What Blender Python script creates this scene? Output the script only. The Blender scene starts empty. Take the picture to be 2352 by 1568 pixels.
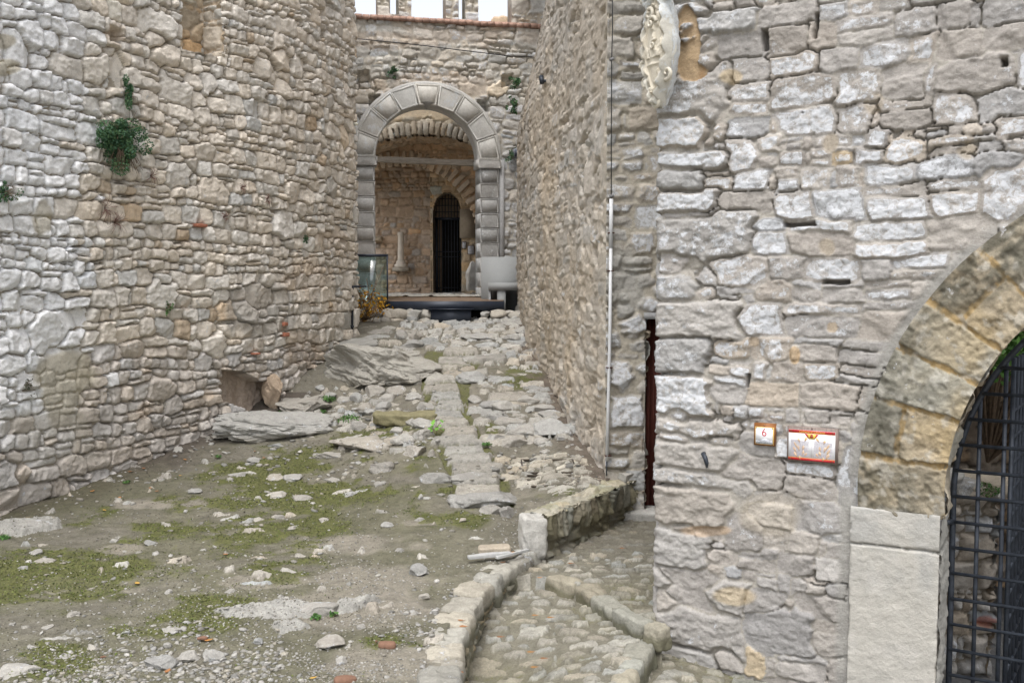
import bpy, math
import numpy as np
from math import radians, pi

# ------------------------------------------------------------------ camera
SC = bpy.context.scene
FPX, HOR, EYE = 2287.0, 650.0, 2.2            # focal length and horizon in the photo's 2352 px scale
TILT = math.atan((784 - HOR) / FPX)
cam = bpy.data.objects.new('camera', bpy.data.cameras.new('camera'))
SC.collection.objects.link(cam)
cam.location = (0, 0, EYE)
cam.rotation_euler = (pi / 2 - TILT, 0, 0)
cam.data.sensor_width = 36.0
cam.data.lens = FPX / 2352 * 36
cam.data.clip_start = 0.05
cam.data.clip_end = 500
SC.camera = cam
# ------------------------------------------------------------------ world, sun, exposure
SUN_EL, SUN_ROT = radians(66), radians(195)
world = bpy.data.worlds.new("World")
SC.world = world
world.use_nodes = True
wt = world.node_tree
bg = wt.nodes['Background']
sky = wt.nodes.new('ShaderNodeTexSky')
sky.sky_type = 'NISHITA'
sky.sun_disc = False
sky.sun_elevation = SUN_EL
sky.sun_rotation = SUN_ROT
sky.dust_density = 4.0
sky.ozone_density = 1.0
hsv = wt.nodes.new('ShaderNodeHueSaturation')
hsv.inputs['Saturation'].default_value = 0.27
wt.links.new(sky.outputs[0], hsv.inputs['Color'])
wt.links.new(hsv.outputs[0], bg.inputs['Color'])
bg.inputs['Strength'].default_value = 0.15
sl = bpy.data.lights.new('sun', 'SUN')
sun = bpy.data.objects.new('sun', sl)
SC.collection.objects.link(sun)
sl.energy = 0.55
sl.angle = radians(30)
sl.color = (1.0, 0.97, 0.93)
from mathutils import Vector
sdir = Vector((math.sin(SUN_ROT) * math.cos(SUN_EL), math.cos(SUN_ROT) * math.cos(SUN_EL), math.sin(SUN_EL)))
sun.rotation_euler = (-sdir).to_track_quat('-Z', 'Y').to_euler()
SC.view_settings.view_transform = 'Standard'
SC.view_settings.look = 'None'
SC.view_settings.exposure = 1.04
SC.view_settings.gamma = 1.0
SC.cycles.max_bounces = 6
SC.cycles.diffuse_bounces = 4
SC.cycles.use_fast_gi = False

# ------------------------------------------------------------------ noise
def _tab(seed):
    return np.random.default_rng(seed).random((256, 256)) * 2 - 1
_T = {}
def vnoise(x, y, seed=0):
    if seed not in _T: _T[seed] = _tab(seed)
    T = _T[seed]
    xi = np.floor(x).astype(np.int64); yi = np.floor(y).astype(np.int64)
    fx = x - xi; fy = y - yi
    fx = fx * fx * (3 - 2 * fx); fy = fy * fy * (3 - 2 * fy)
    a = T[xi & 255, yi & 255]; b = T[(xi + 1) & 255, yi & 255]
    c = T[xi & 255, (yi + 1) & 255]; d = T[(xi + 1) & 255, (yi + 1) & 255]
    return (a * (1 - fx) + b * fx) * (1 - fy) + (c * (1 - fx) + d * fx) * fy
def lnoise(x, y, seed=0):
    """creased noise: planar triangles, for chipped and faceted stone"""
    if seed not in _T: _T[seed] = _tab(seed)
    T = _T[seed]; k = (x + y) * 0.366; xs, ys = x + k, y + k
    i = np.floor(xs).astype(np.int64); j = np.floor(ys).astype(np.int64); fx = xs - i; fy = ys - j
    a = T[i & 255, j & 255]; d = T[(i + 1) & 255, (j + 1) & 255]
    up = fx > fy; b = np.where(up, T[(i + 1) & 255, j & 255], T[i & 255, (j + 1) & 255])
    return np.where(up, a + (b - a) * fx + (d - b) * fy, a + (b - a) * fy + (d - b) * fx)
def fbm(x, y, seed=0, o=4, g=0.5):
    r = 0; a = 1.0; t = 0
    ca, sa = math.cos(0.6), math.sin(0.6)
    for i in range(o):
        r = r + a * vnoise(x + 17.3 * i, y - 9.1 * i, seed + i); t += a; a *= g
        x, y = (x * ca - y * sa) * 2.03, (x * sa + y * ca) * 2.03
    return r / t
def noise3(p, s, seed=0, o=3):
    x, y, z = p[..., 0] * s, p[..., 1] * s, p[..., 2] * s
    return (fbm(x + z * .31, y + z * .77, seed, o) + fbm(y - x * .43, z + x * .5, seed + 11, o) + fbm(z + 5, x - y * .37, seed + 23, o)) * 0.75
def sm(x, a, b):
    t = np.clip((x - a) / (b - a), 0, 1)
    return t * t * (3 - 2 * t)
# ------------------------------------------------------------------ photo <-> place
def ray(px, py):
    a = (px - 1176) / FPX; b = (784 - py) / FPX
    return np.array([a, math.cos(TILT) + b * math.sin(TILT), -math.sin(TILT) + b * math.cos(TILT)])
def at(px, py, Y):
    r = ray(px, py); r = r * (Y / r[1]); return np.array([r[0], Y, r[2] + EYE])
def proj(P):
    x, y, z = P[..., 0], P[..., 1], P[..., 2] - EYE
    f = y * math.cos(TILT) - z * math.sin(TILT); u = y * math.sin(TILT) + z * math.cos(TILT)
    return 1176 + FPX * x / f, 784 - FPX * u / f
# ------------------------------------------------------------------ object helpers
COL = SC.collection
def tag(o, label, cat, group=None):
    o['kind'] = 'thing'
    o['label'] = label
    if cat: o['category'] = cat
    if group: o['group'] = group
    return o
def empty(name, loc, label, cat, group=None):
    o = bpy.data.objects.new(name, None); COL.objects.link(o)
    o.location = loc; o.empty_display_size = 0.1
    return tag(o, label, cat, group)
def mesh_obj(name, V, F, mat, parent=None, origin=None, attrs=None, smooth=False, kind=None):
    """V (n,3); F (m,k) array or list of arrays of faces.  World coordinates; the origin is moved to `origin`."""
    V = np.asarray(V, dtype=np.float64)
    if parent is not None: origin = np.array(parent.location)
    if origin is None: origin = np.array([V[:, 0].mean(), V[:, 1].mean(), V[:, 2].min()])
    me = bpy.data.meshes.new(name)
    FL = F if isinstance(F, list) else [F]
    FL = [np.asarray(f, dtype=np.int32) for f in FL if len(f)]
    me.vertices.add(len(V)); me.vertices.foreach_set('co', (V - np.asarray(origin)).astype(np.float32).ravel())
    nl = sum(f.size for f in FL); npo = sum(len(f) for f in FL)
    me.loops.add(nl); me.loops.foreach_set('vertex_index', np.concatenate([f.ravel() for f in FL]))
    me.polygons.add(npo)
    tot = np.concatenate([np.full(len(f), f.shape[1], dtype=np.int32) for f in FL])
    st = np.concatenate([[0], np.cumsum(tot)[:-1]]).astype(np.int32)
    me.polygons.foreach_set('loop_start', st)
    if smooth: me.polygons.foreach_set('use_smooth', np.ones(npo, dtype=bool))
    for k, v in (attrs or {}).items():
        v = np.asarray(v, dtype=np.float32)
        if v.ndim == 2:
            a = me.attributes.new(k, 'FLOAT_COLOR', 'POINT')
            a.data.foreach_set('color', np.c_[v, np.ones(len(v))].astype(np.float32).ravel())
        else:
            a = me.attributes.new(k, 'FLOAT', 'POINT'); a.data.foreach_set('value', v)
    me.update(calc_edges=True); me.validate()
    if mat: me.materials.append(mat)
    o = bpy.data.objects.new(name, me); COL.objects.link(o)
    if parent is not None: o.parent = parent
    else: o.location = origin
    if kind: o['kind'] = kind
    return o
def mats_of(hexl): pass
# ------------------------------------------------------------------ materials
def new_mat(name):
    m = bpy.data.materials.new(name); m.use_nodes = True
    nt = m.node_tree; b = nt.nodes['Principled BSDF']
    b.inputs['Roughness'].default_value = 0.9
    b.inputs['Specular IOR Level'].default_value = 0.25
    return m, nt, b
def N(nt, t, **kw):
    n = nt.nodes.new(t)
    for k, v in kw.items():
        if k in n.inputs: n.inputs[k].default_value = v
        else: setattr(n, k, v)
    return n
def math_n(nt, op, a, b=None, c=None):
    n = nt.nodes.new('ShaderNodeMath'); n.operation = op
    for i, v in enumerate((a, b, c)):
        if v is None: continue
        if isinstance(v, (int, float)): n.inputs[i].default_value = v
        else: nt.links.new(v, n.inputs[i])
    return n.outputs[0]
def mixc(nt, f, a, b, mode='MIX'):
    n = nt.nodes.new('ShaderNodeMix'); n.data_type = 'RGBA'; n.blend_type = mode
    for s, v in ((n.inputs[0], f), (n.inputs[6], a), (n.inputs[7], b)):
        if isinstance(v, (int, float)): s.default_value = v
        elif isinstance(v, tuple): s.default_value = (*v, 1)
        else: nt.links.new(v, s)
    return n.outputs[2]
def masonry(name, lich=(0.68, 0.70, 0.73), lscale=14.0, var=0.35, bump=0.5, fine=1.0, rough=0.92, speck=0.5, moss=False):
    """Surface whose stone colour comes per vertex (Col) and whose lichen density comes from attribute Lich."""
    m, nt, b = new_mat(name); L = nt.links
    tc = N(nt, 'ShaderNodeTexCoord').outputs['Object']
    col = N(nt, 'ShaderNodeAttribute', attribute_name='Col').outputs['Color']
    li = N(nt, 'ShaderNodeAttribute', attribute_name='Lich').outputs['Fac']
    n1 = N(nt, 'ShaderNodeTexNoise', Scale=9.0 * fine, Detail=10.0, Roughness=0.7); L.new(tc, n1.inputs[0])
    n2 = N(nt, 'ShaderNodeTexNoise', Scale=60.0 * fine, Detail=6.0, Roughness=0.75); L.new(tc, n2.inputs[0])
    n3 = N(nt, 'ShaderNodeTexNoise', Scale=lscale * .7, Detail=12.0, Roughness=0.82); L.new(tc, n3.inputs[0])
    n4 = N(nt, 'ShaderNodeTexNoise', Scale=26.0 * fine, Detail=8.0, Roughness=0.7, Distortion=0.6); L.new(tc, n4.inputs[0])
    v = math_n(nt, 'ADD', math_n(nt, 'MULTIPLY', n1.outputs['Fac'], var * 1.6), math_n(nt, 'MULTIPLY', n2.outputs['Fac'], var * 1.4))
    v = math_n(nt, 'ADD', v, 1 - var * 1.5)
    cmb = nt.nodes.new('ShaderNodeCombineColor')
    for i in range(3): L.new(v, cmb.inputs[i])
    c = mixc(nt, 1.0, col, cmb.outputs[0], 'MULTIPLY')
    if moss:
        mo = N(nt, 'ShaderNodeAttribute', attribute_name='Moss').outputs['Fac']
        nm = N(nt, 'ShaderNodeTexNoise', Scale=9.0, Detail=14.0, Roughness=0.8); L.new(tc, nm.inputs[0])
        mm_ = N(nt, 'ShaderNodeMapRange'); mm_.inputs[1].default_value = 0.5; mm_.inputs[2].default_value = 0.6
        L.new(math_n(nt, 'ADD', nm.outputs['Fac'], math_n(nt, 'MULTIPLY', math_n(nt, 'SUBTRACT', mo, 0.5), 0.5)), mm_.inputs[0])
        gcol = mixc(nt, n4.outputs['Fac'], (.085, .088, .038), (.145, .155, .040))
        c = mixc(nt, math_n(nt, 'MULTIPLY', mm_.outputs[0], .8), c, mixc(nt, 1.0, gcol, cmb.outputs[0], 'MULTIPLY'))
    # small dark and light specks
    vo = N(nt, 'ShaderNodeTexVoronoi', Scale=90.0 * fine); L.new(tc, vo.inputs['Vector'])
    sp = math_n(nt, 'MULTIPLY', math_n(nt, 'LESS_THAN', vo.outputs['Distance'], 0.16), speck)
    c = mixc(nt, sp, c, mixc(nt, 1.0, c, (0.45, 0.43, 0.40), 'MULTIPLY'))
    # lichen
    th = math_n(nt, 'ADD', n3.outputs['Fac'], math_n(nt, 'MULTIPLY', math_n(nt, 'SUBTRACT', li, 0.5), 0.62))
    mr = N(nt, 'ShaderNodeMapRange'); mr.inputs[1].default_value = 0.525; mr.inputs[2].default_value = 0.550
    L.new(th, mr.inputs[0])
    mr2 = N(nt, 'ShaderNodeMapRange'); mr2.inputs[1].default_value = 0.36; mr2.inputs[2].default_value = 0.52
    L.new(n4.outputs['Fac'], mr2.inputs[0])
    lc = mixc(nt, math_n(nt, 'MULTIPLY', n2.outputs['Fac'], 0.6), lich, tuple(x * 0.66 for x in lich))
    c = mixc(nt, math_n(nt, 'MULTIPLY', math_n(nt, 'MULTIPLY', mr.outputs[0], mr2.outputs[0]), 0.9), c, lc)
    L.new(c, b.inputs['Base Color'])
    b.inputs['Roughness'].default_value = rough
    bp = N(nt, 'ShaderNodeBump', Strength=bump, Distance=0.022)
    h = math_n(nt, 'ADD', math_n(nt, 'ADD', n1.outputs['Fac'], math_n(nt, 'MULTIPLY', n4.outputs['Fac'], 0.7)), math_n(nt, 'MULTIPLY', n2.outputs['Fac'], 0.35))
    h = math_n(nt, 'ADD', h, math_n(nt, 'MULTIPLY', mr.outputs[0], 0.12))
    L.new(h, bp.inputs['Height']); L.new(bp.outputs[0], b.inputs['Normal'])
    return m
def plain(name, col, rough=0.8, var=0.2, scale=20.0, metal=0.0, bump=0.15, spec=0.3, stretch=None, col2=None):
    m, nt, b = new_mat(name); L = nt.links
    tc = N(nt, 'ShaderNodeTexCoord').outputs['Object']
    if stretch:
        mp = N(nt, 'ShaderNodeMapping'); mp.inputs['Scale'].default_value = stretch; L.new(tc, mp.inputs[0]); tc = mp.outputs[0]
    n1 = N(nt, 'ShaderNodeTexNoise', Scale=scale, Detail=7.0, Roughness=0.65); L.new(tc, n1.inputs[0])
    c2 = col2 or tuple(x * (1 - 2 * var) for x in col)
    mr = N(nt, 'ShaderNodeMapRange'); mr.inputs[1].default_value = 0.35; mr.inputs[2].default_value = 0.65
    L.new(n1.outputs['Fac'], mr.inputs[0])
    L.new(mixc(nt, mr.outputs[0], c2, col), b.inputs['Base Color'])
    b.inputs['Roughness'].default_value = rough; b.inputs['Metallic'].default_value = metal
    b.inputs['Specular IOR Level'].default_value = spec
    if bump:
        bp = N(nt, 'ShaderNodeBump', Strength=bump, Distance=0.01); L.new(n1.outputs['Fac'], bp.inputs['Height'])
        L.new(bp.outputs[0], b.inputs['Normal'])
    return m
M_WALL = masonry('lichen_masonry', var=.55, bump=.6, speck=.55)
M_GROUND = masonry('ground_earth', lscale=26, var=0.85, bump=1.0, speck=0.6, moss=True)
M_ROCK = masonry('limestone_rock', var=0.6, bump=0.8, lscale=9)

M_IRON = plain('dark_iron', (.050, .060, .078), rough=.5, metal=.3, var=.25, spec=.5)
# ------------------------------------------------------------------ height field with painted-in stones
def spans(*parts):
    out = [np.arange(a, b, d) for a, b, d in parts]
    out.append([parts[-1][1]])
    return np.concatenate(out)
class HF:
    def __init__(s, us, vs, seed, mortar=(0.40, 0.34, 0.26), depth=0.035, warp=(0.03, 0.012), mrough=0.008, grow=.03):
        s.us, s.vs, s.seed = us, vs, seed
        U, V = np.meshgrid(us, vs, indexing='ij'); s.U, s.V = U, V
        s.rng = np.random.default_rng(seed)
        w0, w1 = warp
        s.Uw = U + w0 * vnoise(U * 2.1, V * 2.1, seed + 1) + w1 * fbm(U * 14, V * 14, seed + 2, 3)
        s.Vw = V + w0 * 1.3 * fbm(U * 1.1, V * 1.4, seed + 3, 2) + w1 * fbm(U * 16, V * 16, seed + 4, 3)
        s.wm = w0 * 1.4 + w1 + .01
        s.depth = depth
        s.H = -depth + mrough * fbm(U * 25, V * 25, seed + 5, 3)
        s.C = np.empty(U.shape + (3,)); s.C[:] = mortar
        s.C *= (1 + .12 * fbm(U * 4, V * 4, seed + 6, 3))[..., None]
        s.L = np.zeros(U.shape); s.S = np.zeros(U.shape)      # lichen density, stone mask
        s.F = fbm(U * 9, V * 15, seed + 7, 4)                  # face roughness, slightly bedded
        s.F2 = fbm(U * 30, V * 34, seed + 8, 3)
        s.Rg = np.abs(vnoise(U * 6 + 2 * s.F, V * 13, seed + 9))
        s.Rs = np.sign(vnoise(U * 17, V * 23, seed + 12)) * np.minimum(np.abs(vnoise(U * 17, V * 23, seed + 12)) * 3, 1) * .5
        s.grow = grow; s.Q = []
        wx, wy = .04 * s.F, .04 * s.F2
        s.Fc = .6 * lnoise((U + wx) * 8, (V + wy) * 13, seed + 14) + .45 * lnoise((U - wy) * 19, (V + wx) * 26, seed + 15) + .22 * lnoise(U * 45, V * 52, seed + 16)
    def stone(s, poly, gap=0.012, base=0.0, r=0.03, relief=0.03, tilt=0.12, col=(.4, .36, .31), lich=0.0, over=False, rough=1.0, cut=0.5, grow=None):
        """queue one stone (counter-clockwise outline); paint() lays them all"""
        poly = np.asarray(poly, float)
        if not hasattr(s, 'Q'): s.Q = []
        rng = s.rng
        if over:
            x0, y0 = poly.min(0); x1, y1 = poly.max(0)
            s.Q = [q for q in s.Q if q[8] or not (x0 < q[1][5] < x1 and y0 < q[1][6] < y1 and inpoly(q[1][5], q[1][6], poly))]
        g = rng.normal(0, tilt, 2); fac = []
        for _ in range(3):
            an = rng.random() * 2 * pi; sl = rng.uniform(.2, .75)
            ext = .5 * (abs(math.cos(an)) * np.ptp(poly[:, 0]) + abs(math.sin(an)) * np.ptp(poly[:, 1]))
            fac += [sl * math.cos(an), sl * math.sin(an), sl * ext * rng.uniform(.1, .75) if rng.random() < cut else 9.0]
        c = poly.mean(0)
        s.Q.append((poly, [base, r, relief, g[0], g[1], c[0], c[1], rough, gap, s.grow if grow is None else grow] + fac, col, lich, 0, 0, 0, 0, over))
    def paint(s):
        D1 = np.full(s.U.shape, -9.0); D2 = np.full(s.U.shape, -9.0); I = np.full(s.U.shape, -1)
        m = s.wm + .09
        for n, q in enumerate(s.Q):
            poly = q[0]
            i0, i1 = np.searchsorted(s.us, [poly[:, 0].min() - m, poly[:, 0].max() + m])
            j0, j1 = np.searchsorted(s.vs, [poly[:, 1].min() - m, poly[:, 1].max() + m])
            if i1 - i0 < 2 or j1 - j0 < 2: continue
            W = (slice(i0, i1), slice(j0, j1)); x, y = s.Uw[W], s.Vw[W]
            d = np.full(x.shape, 9.0); k = len(poly)
            for i in range(k):
                a, b = poly[i], poly[(i + 1) % k]; e = b - a; l = math.hypot(*e)
                if l < 1e-6: continue
                d = np.minimum(d, (x - a[0]) * (-e[1] / l) + (y - a[1]) * (e[0] / l))
            if q[8]: d = d + .03
            d1, d2, ii = D1[W], D2[W], I[W]
            up = d > d1
            D2[W] = np.where(up, d1, np.maximum(d2, d))
            I[W] = np.where(up, n, ii); D1[W] = np.where(up, d, d1)
        if not s.Q: return
        Pm = np.array([q[1] for q in s.Q]); Cc = np.array([q[2] for q in s.Q]); Lc = np.array([q[3] for q in s.Q])
        ok = I >= 0; J = np.where(ok, I, 0)
        g = lambda k: Pm[J, k]
        e = np.minimum((D1 - D2) / 2 - g(8) / 2 * (1 + .8 * s.F), D1 + g(9)) + .0035 * s.F2 + .004 * s.Fc
        ins = ok & (e > 0)
        x, y = s.Uw, s.Vw
        t = np.clip(e / (g(1) * .45), 0, 1)
        dx, dy = x - g(5), y - g(6)
        top = g(2) + g(0) + np.clip(g(3) * dx + g(4) * dy, -.035, .035)
        top = top + g(7) * (.006 * s.F + .004 * s.F2 - .005 * s.Rg + .015 * s.Fc)
        for k in range(3):
            pl = g(2) + g(0) + .008 * s.Fc - (g(10 + 3 * k) * dx + g(11 + 3 * k) * dy - g(12 + 3 * k))
            top = np.minimum(top, pl)
        ed = (.65 * t + .35 * np.sqrt(np.clip(1 - (1 - t) ** 2, 0, 1)))
        h = -s.depth + (top + s.depth) * ed
        h = np.maximum(h, -s.depth - .004)
        s.H = np.where(ins, h, s.H)
        s.C = np.where(ins[..., None], Cc[J] * (1 + .10 * s.F)[..., None], s.C)
        s.S = ins.astype(float)
        s.L = np.where(ins, Lc[J] * sm(e, 0, .02), s.L)
        s.Q = []
    def layout(s, u0, u1, v0, v1, ch=(.1, .2), ar=(1, 2.4), gap=.012, colf=None, split=.22, big=.06, sliver=.25, cham=.35, kw=None, where=None, jit=1.0):
        rng = s.rng; kw = kw or {}; bigs = []
        v = v0
        def put(a, b, c, d, over=False, q=None):
            w, h = b - a, d - c
            g = gap * rng.uniform(.3, 1.5) / 2
            j = lambda z: rng.uniform(-.04, .2) * z * jit
            pts = [(a + g + j(w * .5), c + g + j(h)), (b - g - j(w * .5), c + g + j(h)), (b - g - j(w * .6), d - g - j(h)), (a + g + j(w * .6), d - g - j(h))]
            out = []
            for i, p in enumerate(pts):
                if rng.random() < cham:
                    pr, nx = pts[i - 1], pts[(i + 1) % 4]; f = rng.uniform(.12, .38); f2 = rng.uniform(.12, .38)
                    out.append((p[0] + (pr[0] - p[0]) * f, p[1] + (pr[1] - p[1]) * f))
                    out.append((p[0] + (nx[0] - p[0]) * f2, p[1] + (nx[1] - p[1]) * f2))
                else: out.append(p)
            if where is not None and not where((a + b) / 2, (c + d) / 2): return
            k = dict(kw)
            if callable(colf): k.update(colf((a + b) / 2, (c + d) / 2, rng))
            k['base'] = k.get('base', 0) + rng.uniform(-.5, .5) * k.get('proud', .018); k.pop('proud', None)
            s.stone(out, gap=gap, over=over, **k)
        while v < v1:
            h = rng.uniform(*ch) if rng.random() > .25 else ch[0] * rng.uniform(.55, 1)
            u = u0 - rng.random() * h
            while u < u1:
                w = min(h * rng.uniform(*ar), ch[1] * ar[1])
                x = rng.random()
                if x < split and h > ch[0] * .9:
                    f = rng.uniform(.3, .7)
                    put(u, u + w, v, v + h * f); put(u, u + w, v + h * f, v + h)
                elif x < split + sliver:
                    f = rng.uniform(.2, .32)
                    if rng.random() < .6: put(u, u + w, v, v + h * (1 - f)); put(u, u + w, v + h * (1 - f), v + h)
                    else: put(u, u + w - h * f, v, v + h); put(u + w - h * f, u + w, v + h * .1, v + h * .7)
                else:
                    put(u, u + w, v, v + h)
                if rng.random() < big: bigs.append((u, v, h))
                u += w
            v += h
        for (u, v, h) in bigs:
            H2 = h * rng.uniform(1.3, 1.9); put(u, u + H2 * rng.uniform(.8, 1.6), v - h * .2, v - h * .2 + H2, over=True)
    def veil(s, amt=.12, sc=.9, base=0.0):
        """large-scale coming and going of the lichen, over stones and joints alike"""
        s.L = np.where(s.L > .05, s.L, base) + amt * fbm(s.U * sc, s.V * sc, s.seed + 40, 3) * 2 * (s.L > -1)
    def pit(s, u, v, w, h, dep, soft=.03):
        d = np.minimum(w / 2 - np.abs(s.Uw - u), h / 2 - np.abs(s.Vw - v))
        t = sm(d, -soft * .3, soft)
        s.H = s.H * (1 - t) + t * np.minimum(s.H, -dep)
        s.L = s.L * (1 - t)
    def cracks(s, amt=.05, thr=.25, sc=1.2, seed=0):
        """deepen some of the mortar into open dark joints"""
        m = sm(fbm(s.U * sc * 1.5, s.V * sc * 2.5, s.seed + 60 + seed, 3), thr, thr + .2) * (1 - s.S)
        s.H = s.H - amt * m
    def build(s, name, P, mat, mask=None, **kw):
        """P (n,m,3) base surface, displaced along its normal by H"""
        du = np.gradient(P, axis=0); dv = np.gradient(P, axis=1)
        Nn = np.cross(du, dv); Nn /= np.linalg.norm(Nn, axis=2, keepdims=True) + 1e-12
        Q = P + Nn * s.H[..., None]
        return grid_obj(name, Q, mat, mask, attrs={'Col': s.C, 'Lich': s.L}, **kw)
def grid_obj(name, Q, mat, mask=None, attrs=None, **kw):
    n, m = Q.shape[:2]
    idx = np.arange(n * m).reshape(n, m)
    F = np.stack([idx[:-1, :-1], idx[1:, :-1], idx[1:, 1:], idx[:-1, 1:]], -1).reshape(-1, 4)
    if mask is not None:
        k = (mask[:-1, :-1] & mask[1:, :-1] & mask[1:, 1:] & mask[:-1, 1:]).ravel(); F = F[k]
    use = np.zeros(n * m, bool); use[F.ravel()] = True
    re = np.cumsum(use) - 1
    V = Q.reshape(-1, 3)[use]; F = re[F]
    A = {k: v.reshape(-1, 3)[use] if v.ndim == 3 else v.ravel()[use] for k, v in (attrs or {}).items()}
    return mesh_obj(name, V, F, mat, attrs=A, **kw)
class Poly:
    def __init__(s, pts, s0=0.0):
        s.p = np.asarray(pts, float); d = np.diff(s.p, axis=0); s.l = np.hypot(d[:, 0], d[:, 1])
        s.s = np.concatenate([[0], np.cumsum(s.l)]) + s0; s.t = d / s.l[:, None]
    def xy(s, q):
        q = np.asarray(q, float)
        i = np.clip(np.searchsorted(s.s, q, side='right') - 1, 0, len(s.t) - 1)
        return s.p[i] + s.t[i] * (q - s.s[i])[..., None]
    def surf(s, us, vs):
        xy = s.xy(us); P = np.empty((len(us), len(vs), 3)); P[..., :2] = xy[:, None, :]; P[..., 2] = vs[None, :]; return P
    def hit(s, px, py):
        r = ray(px, py); best = None
        for i in range(len(s.t)):
            a, t = s.p[i], s.t[i]
            M = np.array([[r[0], -t[0]], [r[1], -t[1]]])
            if abs(np.linalg.det(M)) < 1e-9: continue
            k, q = np.linalg.solve(M, a)
            if k > 0 and -1e-3 <= q <= s.l[i] + 1e-3 and (best is None or k < best[2]):
                best = (s.s[i] + q, r[2] * k + EYE, k)
        if best is None: raise ValueError('no hit %s %s' % (px, py))
        return best[0], best[1]
    def n(s, q):
        i = int(np.clip(np.searchsorted(s.s, q, side='right') - 1, 0, len(s.t) - 1)); t = s.t[i]; return np.array([t[1], -t[0], 0])
    def pt(s, q, z, off=0.0):
        xy = s.xy(np.array([q]))[0]; return np.array([xy[0], xy[1], z]) + s.n(q) * off
def inpoly(x, y, poly):
    poly = np.asarray(poly); ins = np.zeros(np.shape(x), bool); j = len(poly) - 1
    for i in range(len(poly)):
        xi, yi = poly[i]; xj, yj = poly[j]
        c = ((yi > y) != (yj > y)) & (x < (xj - xi) * (y - yi) / (yj - yi + 1e-12) + xi)
        ins ^= c; j = i
    return ins
def stain(h, P, px, py, rx, ry, seed=0, edge=.5):
    """0..1 mask of an irregular stain whose middle is seen at (px,py)"""
    X, Y = proj(P)
    q = ((X - px) / rx) ** 2 + ((Y - py) / ry) ** 2 + .9 * fbm(h.U * 3, h.V * 3, seed + 90, 4)
    return sm(1 - q, 0, edge)
def mixa(A, m, c): return A * (1 - m[..., None]) + np.asarray(c) * m[..., None]

# ------------------------------------------------------------------ the ground surface
_gy = [2, 5.5, 7, 8, 9.3, 10, 11, 12, 13, 14, 15, 16.5, 18, 24]
_gz = [-.08, 0, 0, .03, .13, .24, .43, .63, .84, 1.05, 1.26, 1.53, 1.62, 1.7]
def G(x, y):
    x = np.asarray(x, float); y = np.asarray(y, float)
    yl = y - 1.15 * sm(-x, .7, 2.4) * (1 - sm(y, 12.6, 13.8))
    z = np.interp(yl, _gy, _gz)
    z = z + .13 * sm(x, -.1, .8) * np.exp(-((y - 9.8) / 1.3) ** 2)
    return z
def ghit(px, py, G=G):
    r = ray(px, py); Y = np.linspace(4, 20, 1601)
    x = r[0] / r[1] * Y; z = r[2] / r[1] * Y + EYE
    d = z - G(x, Y); i = np.argmax(d < 0)
    return np.array([x[i], Y[i], float(G(x[i], Y[i]))])

# ------------------------------------------------------------------ small solid shapes
def boxv(c, s, yaw=0.0):
    c = np.array(c, float); s = np.array(s, float) / 2
    V = np.array([[x, y, z] for x in (-1, 1) for y in (-1, 1) for z in (-1, 1)]) * s
    ca, sa = math.cos(yaw), math.sin(yaw)
    V = np.c_[V[:, 0] * ca - V[:, 1] * sa, V[:, 0] * sa + V[:, 1] * ca, V[:, 2]] + c
    F = [[0, 1, 3, 2], [4, 6, 7, 5], [0, 4, 5, 1], [2, 3, 7, 6], [0, 2, 6, 4], [1, 5, 7, 3]]
    return V, np.array(F)
def merge(parts):
    V, F, n = [], [], 0
    for v, f in parts: V.append(v); F.append(np.asarray(f) + n); n += len(v)
    return np.vstack(V), (np.vstack(F) if len({f.shape[1] for f in F}) == 1 else F)
def rough_box(c, size, yaw=0.0, seed=0, amp=.02, k=7.0, n=12, sc=4.0, pitch=0.0):
    g = np.linspace(-1, 1, n); a, b = np.meshgrid(g, g, indexing='ij'); o = np.ones_like(a)
    faces = [(o, a, b), (-o, b, a), (b, o, a), (a, -o, b), (a, b, o), (b, a, -o)]
    V = np.vstack([np.stack(f, -1).reshape(-1, 3) for f in faces])
    idx = np.arange(n * n).reshape(n, n)
    q = np.stack([idx[:-1, :-1], idx[1:, :-1], idx[1:, 1:], idx[:-1, 1:]], -1).reshape(-1, 4)
    F = np.vstack([q + i * n * n for i in range(6)])
    r = (np.abs(V) ** k).sum(1) ** (1 / k); V = V / r[:, None]
    P = V * np.array(size) / 2
    d = noise3(P + seed * 3.7, sc, 200, 5) + .5 * lnoise(P[:, 0] * sc * 3 + P[:, 2] * 9 + seed, P[:, 1] * sc * 3 - P[:, 2] * 7, 210)
    P = P + V / np.linalg.norm(V, axis=1)[:, None] * (d * amp * 2)[:, None]
    if pitch: P = np.c_[P[:, 0], P[:, 1] * math.cos(pitch) - P[:, 2] * math.sin(pitch), P[:, 1] * math.sin(pitch) + P[:, 2] * math.cos(pitch)]
    ca, sa = math.cos(yaw), math.sin(yaw)
    P = np.c_[P[:, 0] * ca - P[:, 1] * sa, P[:, 0] * sa + P[:, 1] * ca, P[:, 2]] + np.array(c)
    return P, F
_s = None
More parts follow.
